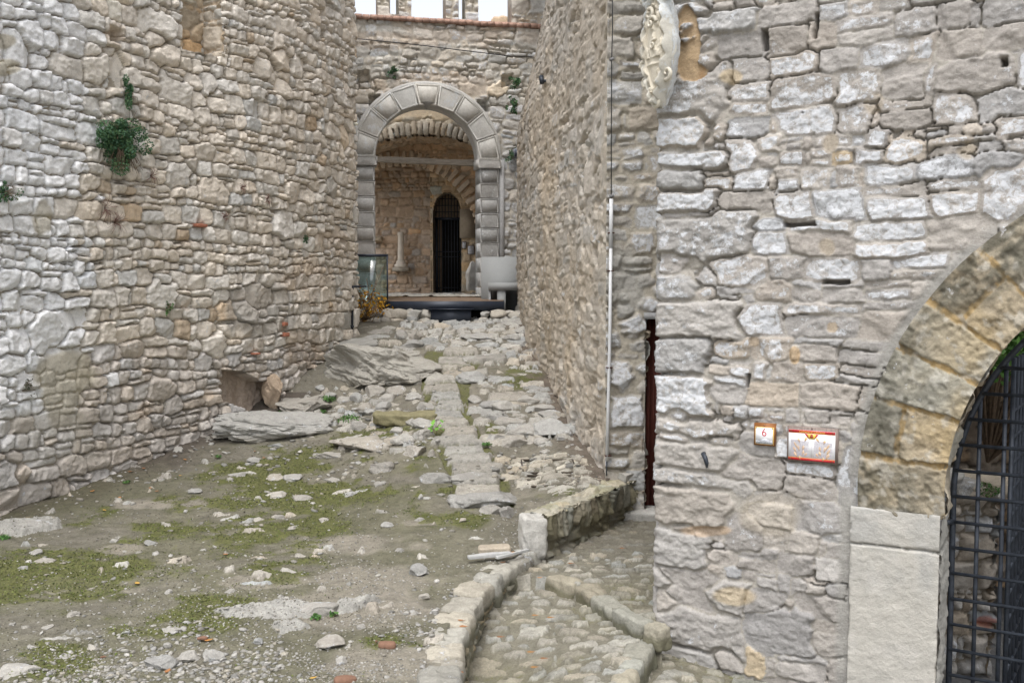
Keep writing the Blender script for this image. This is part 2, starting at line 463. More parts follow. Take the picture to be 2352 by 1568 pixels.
def ico(n=2):
    t = (1 + 5 ** .5) / 2
    V = [(-1, t, 0), (1, t, 0), (-1, -t, 0), (1, -t, 0), (0, -1, t), (0, 1, t), (0, -1, -t), (0, 1, -t), (t, 0, -1), (t, 0, 1), (-t, 0, -1), (-t, 0, 1)]
    F = [(0, 11, 5), (0, 5, 1), (0, 1, 7), (0, 7, 10), (0, 10, 11), (1, 5, 9), (5, 11, 4), (11, 10, 2), (10, 7, 6), (7, 1, 8), (3, 9, 4), (3, 4, 2), (3, 2, 6), (3, 6, 8), (3, 8, 9), (4, 9, 5), (2, 4, 11), (6, 2, 10), (8, 6, 7), (9, 8, 1)]
    V = [np.array(v) / np.linalg.norm(v) for v in V]
    for _ in range(n):
        c = {}; G2 = []
        def mid(a, b):
            k = (min(a, b), max(a, b))
            if k not in c: m = V[a] + V[b]; V.append(m / np.linalg.norm(m)); c[k] = len(V) - 1
            return c[k]
        for a, b, d in F:
            x, y, z = mid(a, b), mid(b, d), mid(d, a); G2 += [(a, x, z), (b, y, x), (d, z, y), (x, y, z)]
        F = G2
    return np.array(V), np.array(F)
def rock_mesh(size, seed, n=3, cuts=9, amp=.10, flat=0.25):
    """angular limestone lump: sphere cut by random planes, then roughened"""
    V, F = ico(n); r = np.random.default_rng(seed)
    P = V.copy()
    for _ in range(cuts):
        d = r.normal(size=3); d /= np.linalg.norm(d); o = r.uniform(.45, .85)
        t = P @ d - o; P = P - np.where(t > 0, t, 0)[:, None] * d
    W3 = V + seed * 1.3
    fr = amp * noise3(W3, 1.9, 300, 5)
    if n >= 4: fr = fr + amp * .30 * lnoise(W3[:, 0] * 3.1 + W3[:, 2] * 1.7, W3[:, 1] * 3.1 - W3[:, 2] * 2.3, 320) + amp * .12 * lnoise(W3[:, 0] * 7 - W3[:, 1] * 3, W3[:, 2] * 5 + W3[:, 1] * 4, 321) - amp * .22 * np.clip(1 - np.abs(fbm(W3[:, 0] * 3 + W3[:, 1] * 2, W3[:, 2] * 2.4 + W3[:, 0], 330, 3)) * 9, 0, 1)
    P = P * (1 + fr)[:, None]
    P = P * np.array(size) / 2 / .8
    return P, F
def tube(pts, r, n=8, closed=False):
    pts = np.asarray(pts, float); m = len(pts); T = np.gradient(pts, axis=0); T /= np.linalg.norm(T, axis=1)[:, None]
    up = np.array([0, 0, 1.]) if abs(T[0][2]) < .9 else np.array([1., 0, 0]); V = []
    rr = np.full(m, r) if np.isscalar(r) else np.asarray(r)
    for i in range(m):
        a = np.cross(T[i], up); a /= np.linalg.norm(a); b = np.cross(a, T[i]); up = b
        an = np.arange(n) * 2 * pi / n; V.append(pts[i] + rr[i] * (np.cos(an)[:, None] * a + np.sin(an)[:, None] * b))
    V = np.vstack(V); i = np.arange(n); F = []
    for k in range(m - 1): F.append(np.stack([k * n + i, k * n + (i + 1) % n, (k + 1) * n + (i + 1) % n, (k + 1) * n + i], 1))
    c0, c1 = len(V), len(V) + 1; V = np.vstack([V, pts[0], pts[-1]])
    F.append(np.stack([np.full(n, c0), (i + 1) % n, i, np.full(n, c0)], 1)[:, :3].repeat(1, 0) if False else np.stack([(i + 1) % n, i, np.full(n, c0), np.full(n, c0)], 1))
    F.append(np.stack([(m - 1) * n + i, (m - 1) * n + (i + 1) % n, np.full(n, c1), np.full(n, c1)], 1))
    Q = np.vstack(F[:-2]); T3 = np.vstack([F[-2][:, :3], F[-1][:, :3]])
    return V, [Q, T3]
def mergem(parts):
    V, Q, T, n = [], [], [], 0
    for v, f in parts:
        V.append(v)
        for g in (f if isinstance(f, list) else [f]):
            (Q if g.shape[1] == 4 else T).append(g + n)
        n += len(v)
    return np.vstack(V), [x for x in ((np.vstack(Q) if Q else np.zeros((0, 4), int)), (np.vstack(T) if T else np.zeros((0, 3), int))) if len(x)]
def rocky(name, parts, base, lich, parent=None, seed=0, mat=None, v=.1, damp=None, **kw):
    rng = np.random.default_rng(seed); V, F = mergem(parts)
    C = np.vstack([np.tile(pal(base, rng, v, .03), (len(p[0]), 1)) for p in parts])
    Lh = np.concatenate([np.full(len(p[0]), lich * rng.uniform(.5, 1.3)) for p in parts])
    if damp:      # mossy, dirt-stained lower faces
        m = (sm(damp + .03 * noise3(V, 6.0, 77, 3) - V[:, 2], 0, .05) * .75)[:, None]; C = C * (1 - m) + np.array((.115, .11, .065)) * m; Lh = Lh * (1 - m[:, 0])
    return mesh_obj(name, V, F, mat or M_ROCK, parent=parent, attrs={'Col': C, 'Lich': Lh}, smooth=True, **kw)
def pal(base, rng, v=.10, warm=.05):
    k = 1 + rng.normal(0, v); w = rng.normal(0, warm)
    return tuple(np.clip([base[0] * k * (1 + w), base[1] * k, base[2] * k * (1 - w * 1.3)], .03, .8))
# ------------------------------------------------------------------ big walls
# ---- left wall, dry rubble, bends away towards the portal
LW = Poly([(-5.75, 6.8), (-4.77, 9.28), (-3.93, 11.4), (-3.4, 12.3), (-3.0, 13.15), (-2.68, 14.2), (-2.42, 15.7), (-2.6, 15.95), (-3.35, 17.4), (-3.45, 21.3)])
us = spans((0.0, 1.9, .03), (1.9, 10.05, .0125), (10.05, 15.2, .05)); vs = spans((-.35, 5.2, .0125), (5.2, 6.9, .016), (6.9, 9.2, .06))
h = HF(us, vs, 11, mortar=(.38, .335, .27), depth=.055, warp=(.045, .010), grow=.035)
# courses near the foot follow the ground, higher up they run almost level with a slight dip away
P = LW.surf(us, vs)
def lw_col(u, v, rng):
    px, py = proj(LW.pt(u, v))
    b = (.69, .635, .56) if rng.random() > .12 else (.60, .575, .53)
    if rng.random() < .02: b = (.54, .44, .33)
    c = pal(b, rng, .07, .02)
    if py > 800: c = pal((.56, .515, .465), rng, .10, .03)
    if px < 190 + rng.normal(0, 25) and py < 1050 + rng.normal(0, 60): c = pal((.80, .80, .80), rng, .05, .01)
    return dict(col=c, lich=(.36 if px < 190 + rng.normal(0, 25) and py < 1000 + rng.normal(0, 60) else (.25 if rng.random() < .8 else .42)), relief=rng.uniform(.0, .025))
h.layout(0, 9.95, -.5, 9.3, ch=(.12, .235), ar=(.9, 1.75), gap=.009, colf=lw_col, kw=dict(r=.026, tilt=.10, proud=.022), big=.11, sliver=.22, split=.12, cham=.6)
h.paint()
for px, py, w_, hh in ((262, 78, .2, .17), (611, 223, .09, .06), (666, 252, .10, .12), (628, 478, .13, .12), (743, 68, .2, .1), (705, 395, .1, .07), (727, 330, .14, .06), (495, 760, .1, .05), (460, 950, .08, .05), (740, 25, .2, .12)):
    u, v = LW.hit(px, py); h.pit(u, v, w_, hh, .16, .02)
# mortar patch (bare, yellowish) low on the whitened part
for px, py, rx, ry, c, kk in ((150, 890, 75, 110, (.44, .40, .31), .85), (110, 1010, 120, 70, (.45, .42, .36), .5), (20, 155, 34, 22, (.36, .31, .2), .7), (100, 500, 30, 45, (.36, .31, .2), .6), (10, 95, 30, 20, (.33, .28, .18), .7)):
    m = stain(h, P, px, py, rx, ry, px) * kk
    h.C = mixa(h.C, m, c); h.L = h.L * (1 - m); h.H = h.H * (1 - m * .8) - .004 * m
# orange iron stains
for px, py, r in ((430, 555, 12), (262, 78, 30), (655, 1135, 30), (480, 905, 14), (600, 905, 10), (430, 700, 18), (770, 560, 40), (700, 640, 60), (560, 700, 40), (690, 800, 50), (680, 910, 22), (330, 940, 20), (612, 690, 30)):
    m = stain(h, P, px, py, r, r, px + 1) * .28; h.C = mixa(h.C, m, (.50, .36, .24))
m = stain(h, P, 600, 715, 100, 70, 5) * .6; h.C = mixa(h.C, m, (.36, .345, .32))
X, Y = proj(P)
m = sm(Y, 880, 1010) * sm(-X, -560, -100) * .35; h.C = mixa(h.C, m, (.36, .32, .28))
# niche low down with smooth bedrock behind
npoly = np.array([(512, 842), (560, 852), (600, 878), (640, 880), (652, 925), (600, 950), (560, 938), (515, 925)])
q = np.array([LW.hit(*p) for p in npoly])
m = inpoly(h.Uw, h.Vw, q)
h.H = np.where(m, -.20 + .02 * h.Fc + .06 * fbm(h.U * 4, h.V * 2, 71, 5) + .12 * (h.V - q[:, 1].min()) * -1, h.H)
h.C = np.where(m[..., None], np.array((.47, .39, .32)) * (1 + .15 * fbm(h.U * 6, h.V * 5, 72, 3))[..., None], h.C); h.L *= ~m
h.cracks(.035, .05, 1.3)
# window alcove opening
a0 = LW.hit(420, 60)[0]; a1 = LW.hit(514, 60)[0]; za = LW.hit(420, 112)[1]; zb = LW.hit(514, 131)[1]
zs = np.interp(us, [a0, a1], [za, zb])[:, None]
hole = (h.U + .02 * fbm(h.U * 9, h.V * 9, 3) > a0) & (h.U + .02 * fbm(h.U * 9, h.V * 9, 4) < a1) & (h.V > zs) & (h.V < za + 2.2)
left_wall = empty('rubble_wall', (-5.75, 6.8, 0), 'tall pale dry rubble wall on the left of the ramp, whitened at its near end', 'wall')
h.build('masonry', P, M_WALL, mask=~hole, parent=left_wall, smooth=True)
# alcove lining: back, far cheek, near cheek, sill
def patch(name, p0, p1, z0, z1, step, parent, seed, base, mat=M_WALL, flip=False, ch=(.1, .2), depth=.03, lich=.2, mortar=(.42, .34, .25), kind=None, kw=None, ar=(1., 2.2), gap=.012, warp=(.03, .01), post=None, mask=None, rel=.012, **k2):
    """a plane rubble face from plan point p0 to p1"""
    pl = Poly([p0, p1]); us = spans((0, pl.s[-1], step)); vs = spans((z0, z1, step))
    hh = HF(us, vs, seed, mortar=mortar, depth=depth, warp=warp)
    def cf(u, v, rng): return dict(col=pal(base, rng, .10, .06), lich=lich * rng.uniform(.3, 1.6), relief=rng.uniform(0, rel))
    hh.layout(0, pl.s[-1], z0, z1, ch=ch, ar=ar, gap=gap, colf=cf, kw=kw or dict(r=.03), **k2); hh.paint()
    PP = pl.surf(us, vs)
    if post: post(hh, PP, pl)
    mk = mask(hh, pl) if mask else None
    return hh.build(name, PP, mat, mask=mk, parent=parent, smooth=True)
pa, pb = LW.pt(a0 - .10, 0), LW.pt(a1 + .03, 0); na = -LW.n(a0 + .1)
wz = .42
patch('alcove_back', (pa + na * wz)[:2], (pb + na * wz + (pb - pa) * .25)[:2], za - .3, za + 2.3, .014, left_wall, 31, (.52, .40, .27), lich=.15)
patch('alcove_cheek', (pb + na * (wz + .25))[:2], (pb - na * .0)[:2], zb - .35, za + 2.3, .014, left_wall, 32, (.47, .42, .35), lich=.2)
sill = np.array([pa - na * .0, pb - na * .0, pb + na * (wz + .05), pa + na * (wz + .05)]); sill[:, 2] = [za - .03, zb - .03, zb - .03, za - .03]
su = np.linspace(0, 1, 50); A_, B_ = np.meshgrid(su, su, indexing='ij')
Q = (sill[0] * ((1 - A_) * (1 - B_))[..., None] + sill[1] * (A_ * (1 - B_))[..., None] + sill[2] * (A_ * B_)[..., None] + sill[3] * ((1 - A_) * B_)[..., None])
Q[..., 2] += .03 * fbm(A_ * 6, B_ * 4, 8)
grid_obj('alcove_sill', Q, M_WALL, attrs={'Col': np.full(Q.shape, .4) * np.array([1.05, .97, .85]), 'Lich': np.full(A_.shape, .3)}, parent=left_wall, smooth=True)

# ---- right passage wall (seen at a grazing angle), travel far -> near
PW = Poly([(.10, 21.6), (.12, 17), (.2, 15.2), (.43, 13.5), (.61, 12), (.77, 10.6), (.91, 9.6)])
us = spans((0, 6.5, .03), (6.5, PW.s[-1], .018)); vs = spans((.0, 6.6, .015), (6.6, 9, .05))
h = HF(us, vs, 21, mortar=(.50, .45, .385), depth=.009, warp=(.05, .014), mrough=.012, grow=.015)
def pw_col(u, v, rng):
    return dict(col=pal((.50, .46, .405), rng, .06, .025), lich=.3 if rng.random() < .85 else .5, relief=rng.uniform(-.006, .008), rough=.6)
h.layout(0, PW.s[-1], -.1, 9, ch=(.11, .24), ar=(1.3, 2.8), gap=.02, colf=pw_col, kw=dict(r=.03, tilt=.06, proud=.014, cut=.2), big=.05, sliver=.3, cham=.6)
h.paint()
P = PW.surf(us, vs)
lean = .21 * np.clip(h.V - 4.75, 0, None) * (1 - sm(h.U, 5.5, 10.5))       # the far part leans back near its top
h.H = h.H - lean
h.H += .05 * fbm(h.U * .9, h.V * .9, 7, 3)
h.H -= .05 * sm(fbm(h.U * 5, h.V * 7, 77, 3), .28, .42)
X, Y = proj(P)
m = sm(fbm(h.U * .7, h.V * .9, 66, 3), -.05, .35) * .5; h.C = mixa(h.C, m, (.52, .44, .34))
m = sm(fbm(h.U * 1.2 + 9, h.V * .6, 67, 4), .1, .4) * .40; h.C = mixa(h.C, m, (.50, .40, .28))
m = sm(-Y, -420, 0) * .45; h.C = mixa(h.C, m, (.43, .40, .36))
m = sm(X, 1372, 1400); h.C = mixa(h.C, m * .8, (.50, .45, .37)); h.H = h.H * (1 - m) - .01 * m
for px, py in ((1380, 20), (1330, 285), (1372, 455), (1365, 572), (1290, 520), (1300, 250), (1215, 330), (1345, 700), (1320, 950)):
    u, v = PW.hit(px, py); h.pit(u, v, .22, .10, .12, .03)
passage_wall = empty('rubble_wall', (.91, 9.6, 0), 'long weathered cream rubble wall on the right side of the ramp', 'wall')
h.build('masonry', P, M_WALL, parent=passage_wall, smooth=True)

# ---- small wall with the side door, facing the camera
CW = Poly([(.905, 9.6), (1.75, 9.62)])
us = spans((0, .84, .011)); vs = spans((-.3, 5.8, .011), (5.8, 7, .05))
h = HF(us, vs, 41, mortar=(.42, .385, .32), depth=.012, warp=(.04, .012), mrough=.01)
def cw_col(u, v, rng):
    return dict(col=pal((.40, .375, .335), rng, .08, .03), lich=rng.choice([.2, .45, .55, .62]), relief=rng.uniform(0, .018))
h.layout(0, .9, -.3, 7, ch=(.14, .26), ar=(1.1, 2.2), gap=.03, colf=cw_col, kw=dict(r=.05, tilt=.06, proud=.015, rough=.9), big=.05, sliver=.2)
P = CW.surf(us, vs)
# relieving arch over the door
dc = CW.hit(1560, 800)
for k in range(5):
    px, py = [(1440, 950), (1432, 870), (1455, 745), (1490, 700), (1520, 668)][k]
    u, v = CW.hit(px, py)
    an = [0, 0, .55, .8, 1.0][k]; w_, h_ = (.20, .10) if k > 1 else (.2, .14)
    ca, sa = math.cos(an), math.sin(an)
    pl = [(u + ca * a - sa * b, v + sa * a + ca * b) for a, b in ((-w_ * .55, -h_), (w_ * .55, -h_), (w_ * .55, h_), (-w_ * .55, h_))]
    h.stone(pl, gap=.03, base=.012, r=.04, relief=.02, col=(.42, .40, .37), lich=.66, over=True)
h.paint()
m = stain(h, P, 1430, 640, 60, 90, 4) * .8; h.C = mixa(h.C, m, (.37, .36, .33)); h.L *= 1 - m
h.cracks(.03, .1, 2)
du0, dz1 = CW.hit(1484, 738)
hole = (h.U > du0 + .012 * fbm(h.V * 8, h.U, 5)) & (h.V < dz1 + .03)
door_wall = empty('rubble_wall', (.905, 9.6, 0), 'narrow grey rubble wall between the white conduit and the right building', 'wall')
h.build('masonry', P, M_WALL, mask=~hole, parent=door_wall, smooth=True)
# jamb reveal and lintel
jx = CW.pt(du0, 0)
patch('door_reveal', (jx[0] + .0, jx[1] + .02 - .03), (jx[0] + .03, jx[1] + .5), -.3, dz1 + .03, .011, door_wall, 42, (.34, .31, .26), lich=.2, ch=(.15, .25), flip=True)
# ---- the building at the right, wraps round its corner
DP = np.array([.996, 6.7]); DT = np.array([1.72, -1.0]); DT /= np.linalg.norm(DT); DN = np.array([DT[1], -DT[0]])
DW = Poly([(1.6, 10.0), DP, DP + DT * 7.0], s0=-math.hypot(.604, 3.3))
AC, AZ, RI, RO = 3.29, .945, 1.496, 1.985       # gate arch: centre along the wall, springing, radii
us = spans((DW.s[0], -.1, .03), (-.1, 0, .01), (0, 2.4, .0085), (2.4, 7, .05)); vs = spans((-.75, 4.6, .0085), (4.6, 7.6, .05))
h = HF(us, vs, 51, mortar=(.375, .35, .31), depth=.006, warp=(.04, .008), mrough=.008, grow=.035)
def dw_col(u, v, rng):
    b = (.375, .353, .33) if rng.random() < .8 else (.41, .38, .345)
    if rng.random() < .015: b = (.46, .38, .27)
    l = rng.choice([.28, .45, .52, .60, .68]) - (.16 if v < 1.0 else 0) - (.14 if v < .4 else 0)
    return dict(col=pal(b, rng, .07, .025), lich=l, relief=rng.uniform(.0, .011))
h.layout(-3.4, 7, -.9, 7.6, ch=(.10, .25), ar=(1.0, 2.2), gap=.007, colf=dw_col, kw=dict(r=.018, tilt=.04, proud=.012, rough=.75, cut=.25), big=.08, sliver=.38, split=.2, cham=.5)
# long quoins at the corner
v = -.7
while v < 4.6:
    hq = h.rng.uniform(.10, .30); L_ = h.rng.uniform(.25, .62)
    b = pal((.385, .365, .34), h.rng, .05, .02)
    h.stone([(-.35, v + .012), (L_, v + .012 + h.rng.uniform(-.01, .02)), (L_ + h.rng.uniform(-.05, .05), v + hq - .008), (-.35, v + hq - .008)], gap=.02, base=.008, r=.03, relief=.018, tilt=.02, col=b, lich=h.rng.choice([.3, .45, .62, .7]) - (.2 if v < .9 else 0), over=True, cut=0)
    v += hq
h.paint(); h.veil(.12, 1.1, .30); h.L += .06 * sm(h.V, .6, 1.4)
P = DW.surf(us, vs)
for px, py, w_, h_ in ((1870, 60, .03, .16), (1760, 90, .04, .14), (1850, 262, .01, .01), (1830, 520, .20, .035), (2150, 285, .02, .02), (1905, 655, .16, .03), (2200, 650, .1, .03), (1712, 880, .03, .09), (2315, 150, .03, .05)):
    u, v = DW.hit(px, py); h.pit(u, v, w_, h_, .12, .01)
# plaster-filled scaffold spots, sandy
for px, py in ((1916, 327), (2006, 240), (1885, 575), (2210, 350)):
    u, v = DW.hit(px, py); d = np.hypot((h.Uw - u) * 1.0, (h.Vw - v) * .9); m = 1 - sm(d, .04, .06)
    m = m * sm(fbm(h.U * 14, h.V * 14, 222, 3), -.5, -.1); h.C = mixa(h.C, m * .7, (.40, .34, .26)); h.L *= 1 - m; h.H = h.H * (1 - m) - .004 * m
for px, py in ((1733, 785), (1912, 752)):
    u, v = DW.hit(px, py); d = np.hypot((h.U - u), (h.V - v)); m = (d < .033)
    h.H = np.where(m, -.004, h.H); h.C = np.where(m[..., None], np.array((.40, .33, .25)), h.C); h.L *= ~m
# grey mortar seam round the gate arch and jamb
rr = np.hypot(h.U - AC, h.V - AZ)
seam = np.where(h.V > AZ, sm(-(np.abs(rr - RO - .02)), -.06 + .03 * h.F, -.01), sm(-np.abs(h.U - 1.27 + .03), -.07 + .03 * h.F, -.02)) * (h.U > 0)
seam *= sm(fbm(h.U * 3, h.V * 3, 88, 3), -.5, -.2)
seam = np.clip(seam, 0, 1)
h.C = mixa(h.C, seam * .9, (.335, .325, .30)); h.L *= 1 - seam; h.H = h.H * (1 - seam) + (.0 + .006 * fbm(h.U * 14, h.V * 14, 5)) * seam
# tan and ochre stains
for px, py, rx, ry, c, kk in ((1620, 1218, 60, 14, (.50, .34, .20), .5), (1690, 1365, 60, 26, (.48, .37, .21), .55), (1825, 1015 - 200, 12, 20, (.5, .33, .15), .6), (1680, 175, 30, 20, (.5, .38, .2), .5), (1580, 850, 0.1, .1, (1, 1, 1), 0), (1790, 1180, 90, 60, (.43, .37, .28), .4)):
    m = stain(h, P, px, py, rx, ry, px) * kk; h.C = mixa(h.C, m, c); h.L *= 1 - m
# bare orange plaster patch beside the stone crest
m = np.maximum(stain(h, P, 1578, 95, 30, 86, 2, .15) * sm(fbm(h.U * 6, h.V * 6, 232, 4), -.42, -.25), stain(h, P, 1588, 168, 34, 20, 3, .15)); m = np.clip(m * 1.6, 0, 1)
h.C = mixa(h.C, m * .85, (.50, .36, .21)); q_ = m * sm(fbm(h.U * 7, h.V * 5, 231, 4), -.05, .35) * .6; h.C = mixa(h.C, q_, (.40, .235, .11)); h.L *= 1 - m; h.H = h.H * (1 - m) - (.012 - .006 * h.F) * m; h.S = np.maximum(h.S, m > .3)
h.cracks(.035, .02, 1.6)
for (xa, ya), (xb, yb) in (((1736, 969), (1783, 1023)), ((1812, 976), (1926, 1065))):
    (ua, va), (ub, vb) = DW.hit(xa, ya), DW.hit(xb, yb)
    m = sm(np.minimum(np.minimum(h.U - ua, ub - h.U), np.minimum(h.V - vb, va - h.V)), -.05, 0); h.H = h.H * (1 - m) + np.minimum(h.H, .01) * m
gate_hole = (rr < RO - .03) & (h.V >= AZ - .12) | (h.V < .826) & (np.abs(h.U - AC) < AC - 1.30)
house = empty('stone_building', (float(DP[0]), float(DP[1]), -.5), 'grey rubble building with white lichen patches filling the right side', 'building')
h.build('wall', P, M_WALL, mask=~(gate_hole & (h.U > 0)), parent=house, smooth=True)

# ---- portal wall across the top of the ramp
def py_of(x): return 21.2 + .22 * (x + 1.8)
PO = Poly([(-4.2, py_of(-4.2)), (1.3, py_of(1.3))])
CU, CZ = PO.hit(981, 364); RPI = 1.10; RPO = 1.56
u_l, _ = PO.hit(862, 500); u_r, _ = PO.hit(1100, 500); CU = (u_l + u_r) / 2; RPI = (u_r - u_l) / 2; RPO = RPI + .455
top_l, top_r = PO.hit(822, 46), PO.hit(1230, 66); ZT = (top_l[1] + top_r[1]) / 2
us = spans((0, PO.s[-1], .02)); vs = spans((.4, ZT, .02))
h = HF(us, vs, 61, mortar=(.50, .47, .41), depth=.015, warp=(.07, .02), mrough=.012)
def po_col(u, v, rng):
    lo = v < CZ + 1.2
    return dict(col=pal((.56, .535, .485) if not lo else (.47, .46, .44), rng, .09, .03), lich=rng.choice([.2, .42, .55]) + (.14 if u > CU + 1.2 and lo else 0), relief=rng.uniform(0, .03))
h.layout(0, PO.s[-1], .3, ZT + .2, ch=(.16, .34), ar=(.9, 1.7), gap=.02, colf=po_col, kw=dict(r=.05, tilt=.05, proud=.02), big=.06, sliver=.3, cham=.8)
h.paint()
P = PO.surf(us, vs)
for px, py, w_ in ((836, 172, .27), (1166, 187, .25), (859, 230, .25), (1108, 243, .22)):
    u, v = PO.hit(px, py); h.pit(u, v, w_, .27, .22, .02)
for px, py, r in ((985, 200, 160), (880, 95, 90), (1100, 75, 160)):
    m = stain(h, P, px, py, r, r * .25, px) * .35; h.C = mixa(h.C, m, (.52, .40, .30))
h.cracks(.06, .0, 1.2)
rr = np.hypot(h.U - CU, h.V - CZ)
phole = ((rr < RPI + .15) & (h.V >= CZ)) | ((h.V < CZ) & (np.abs(h.U - CU) < RPI + .15))
portal_wall = empty('portal_wall', (-1.8, 21.2, .9), 'high rubble wall closing the ramp, topped by red brick and merlons', 'wall')
h.build('masonry', P, M_WALL, mask=~phole, parent=portal_wall, smooth=True)
M_BRICK = masonry('terracotta_brick', var=.5, bump=.4)
# brick coping: a row of little bricks along the top
rng = np.random.default_rng(5)
V_, F_, C_ = [], [], []
u = 0.2; k = 0
while u < PO.s[-1]:
    w = .155; c = PO.pt(u + w / 2, ZT + .05 + rng.normal(0, .004), .03)
    t = PO.t[0]; n_ = PO.n(0)
    bx, bf = boxv((0, 0, 0), (w - .012, .5, .085)); bx[:, 1] -= 0
    R = np.array([[t[0], -n_[0], 0], [t[1], -n_[1], 0], [0, 0, 1]])
    bb = bx @ R.T + c - n_ * .20
    V_.append(bb); F_.append(bf + 8 * k); C_.append(np.tile(np.array((.46, .30, .235)) * rng.uniform(.8, 1.12), (8, 1))); k += 1; u += w
mesh_obj('brick_coping', np.vstack(V_), np.vstack(F_), M_BRICK, parent=portal_wall, attrs={'Col': np.vstack(C_), 'Lich': np.full(8 * k, .1)})
bx, bf = boxv((0, 0, 0), (5.4, .45, .5)); R = np.array([[PO.t[0][0], -PO.n(0)[0], 0], [PO.t[0][1], -PO.n(0)[1], 0], [0, 0, 1]])
mesh_obj('wall_core', bx @ R.T + PO.pt(2.8, ZT - .26, -.25), bf, M_WALL, parent=portal_wall, attrs={'Col': np.tile([.45, .42, .36], (8, 1)), 'Lich': np.zeros(8)})
# merlons: thick stone blocks with slits
def thick_wall(name, u0, u1, z0, z1, off, th, parent, seed, holes=(), base=(.55, .52, .47), step=.022):
    """rubble-faced slab on the portal wall: front skin + plain sides"""
    us = spans((u0, u1, step)); vs = spans((z0, z1, step)); hh = HF(us, vs, seed, mortar=(.46, .41, .33), depth=.02)
    hh.layout(u0, u1, z0, z1, ch=(.16, .3), ar=(.9, 1.6), gap=.03, colf=lambda u, v, r: dict(col=pal(base, r, .08, .04), lich=r.choice([.2, .4, .62]), relief=.02), kw=dict(r=.04)); hh.paint()
    Pm = PO.surf(us, vs) + PO.n(0) * off
    mk = np.ones(hh.U.shape, bool)
    for a, b, c, d in holes: mk &= ~((hh.U > a) & (hh.U < b) & (hh.V > c) & (hh.V < d))
    o = hh.build(name, Pm, M_WALL, mask=mk, parent=parent, smooth=True)
    segs = []
    # solid body just behind the skin, split round the slit
    xs = [u0] + [q for hl in holes for q in hl[:2]] + [u1]
    for i in range(len(xs) - 1):
        a, b = xs[i], xs[i + 1]; inh = any(abs(a - hl[0]) < 1e-6 for hl in holes)
        zz = [(z0, z1)] if not inh else [(z0, holes[0][2]), (holes[0][3], z1)]
        for c_, d_ in zz:
            if d_ - c_ < .02: continue
            bx, bf = boxv((0, 0, 0), (b - a, th, d_ - c_)); segs.append((bx @ R.T + PO.pt((a + b) / 2, (c_ + d_) / 2, off - .022 - th / 2), bf))
    V = np.vstack([s[0] for s in segs]); F = np.vstack([s[1] + 8 * i for i, s in enumerate(segs)])
    mesh_obj(name + '_core', V, F, M_WALL, parent=parent, attrs={'Col': np.tile([.56, .54, .49], (len(V), 1)), 'Lich': np.full(len(V), .4)})
zt = ZT + .09
for i, (pa_, pb_, sl_) in enumerate(((868, 946, (897, 915, 30)), (1025, 1100, (1055, 1070, 42)), (1177, 1290, None))):
    a, b = PO.hit(pa_, 40)[0], PO.hit(pb_, 40)[0]
    hl = []
    if sl_: hl = [(PO.hit(sl_[0], 20)[0], PO.hit(sl_[1], 20)[0], PO.hit(sl_[0], sl_[2])[1] + .0, zt + 1.25)]
    thick_wall('merlon', a, b, zt, zt + 1.6, -.06, .42, portal_wall, 70 + i, hl)
# warm stump of masonry seen through the third gap
# ------------------------------------------------------------------ ground, ramp and paved lower path
def gpoly(pts): return np.array([ghit(*p)[:2] for p in pts])
KERB = np.array([(.254, 8.07), (.088, 7.75), (-.06, 7.4), (-.18, 6.97), (-.255, 6.53), (-.288, 6.2), (-.296, 5.88), (-.285, 5.49), (-.25, 4.6), (-.2, 3.5)])
KTOP = .0
us = spans((-7.5, -5.2, .08), (-5.2, 1.6, .0105)); vs = spans((2.5, 5.3, .06), (5.3, 8.0, .011), (8.0, 12, .0125), (12, 17.6, .017), (17.6, 21, .1))
h = HF(us, vs, 81, mortar=(.235, .215, .165), depth=0.0, warp=(.06, .02), mrough=.01)
X, Y = h.U, h.V
Z0 = G(X, Y)
PX, PY = proj(np.stack([X, Y, Z0], -1))
# loose soil undulation
h.H = .022 * fbm(X * 1.7, Y * 1.7, 82, 4) + .009 * fbm(X * 12, Y * 12, 83, 4) + .006 * fbm(X * 33, Y * 33, 88, 3)
n_s = fbm(X * 2.2, Y * 2.2, 84, 5); n_m = fbm(X * 1.6 + 4, Y * 2.4, 85, 5); n_d = fbm(X * 9, Y * 9, 86, 4)
h.C[:] = (.175, .162, .130)
h.C = mixa(h.C, sm(n_s, -.1, .35) * .55, (.25, .23, .185))
h.C = mixa(h.C, sm(n_d, .05, .5) * .5, (.12, .112, .082))
# dark soil at the foot of the left wall
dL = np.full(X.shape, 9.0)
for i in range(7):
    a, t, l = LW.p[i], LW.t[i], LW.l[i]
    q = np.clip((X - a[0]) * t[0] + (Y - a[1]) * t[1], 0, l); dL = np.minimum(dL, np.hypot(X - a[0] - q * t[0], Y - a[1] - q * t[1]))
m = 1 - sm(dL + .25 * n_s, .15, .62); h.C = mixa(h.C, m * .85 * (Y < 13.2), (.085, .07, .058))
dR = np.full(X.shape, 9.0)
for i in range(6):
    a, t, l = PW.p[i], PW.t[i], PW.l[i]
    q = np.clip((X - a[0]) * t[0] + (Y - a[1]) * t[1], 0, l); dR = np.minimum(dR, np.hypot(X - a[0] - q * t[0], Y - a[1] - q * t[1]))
m = 1 - sm(dR + .2 * n_s, .1, .38); h.C = mixa(h.C, m * .7, (.13, .10, .08))
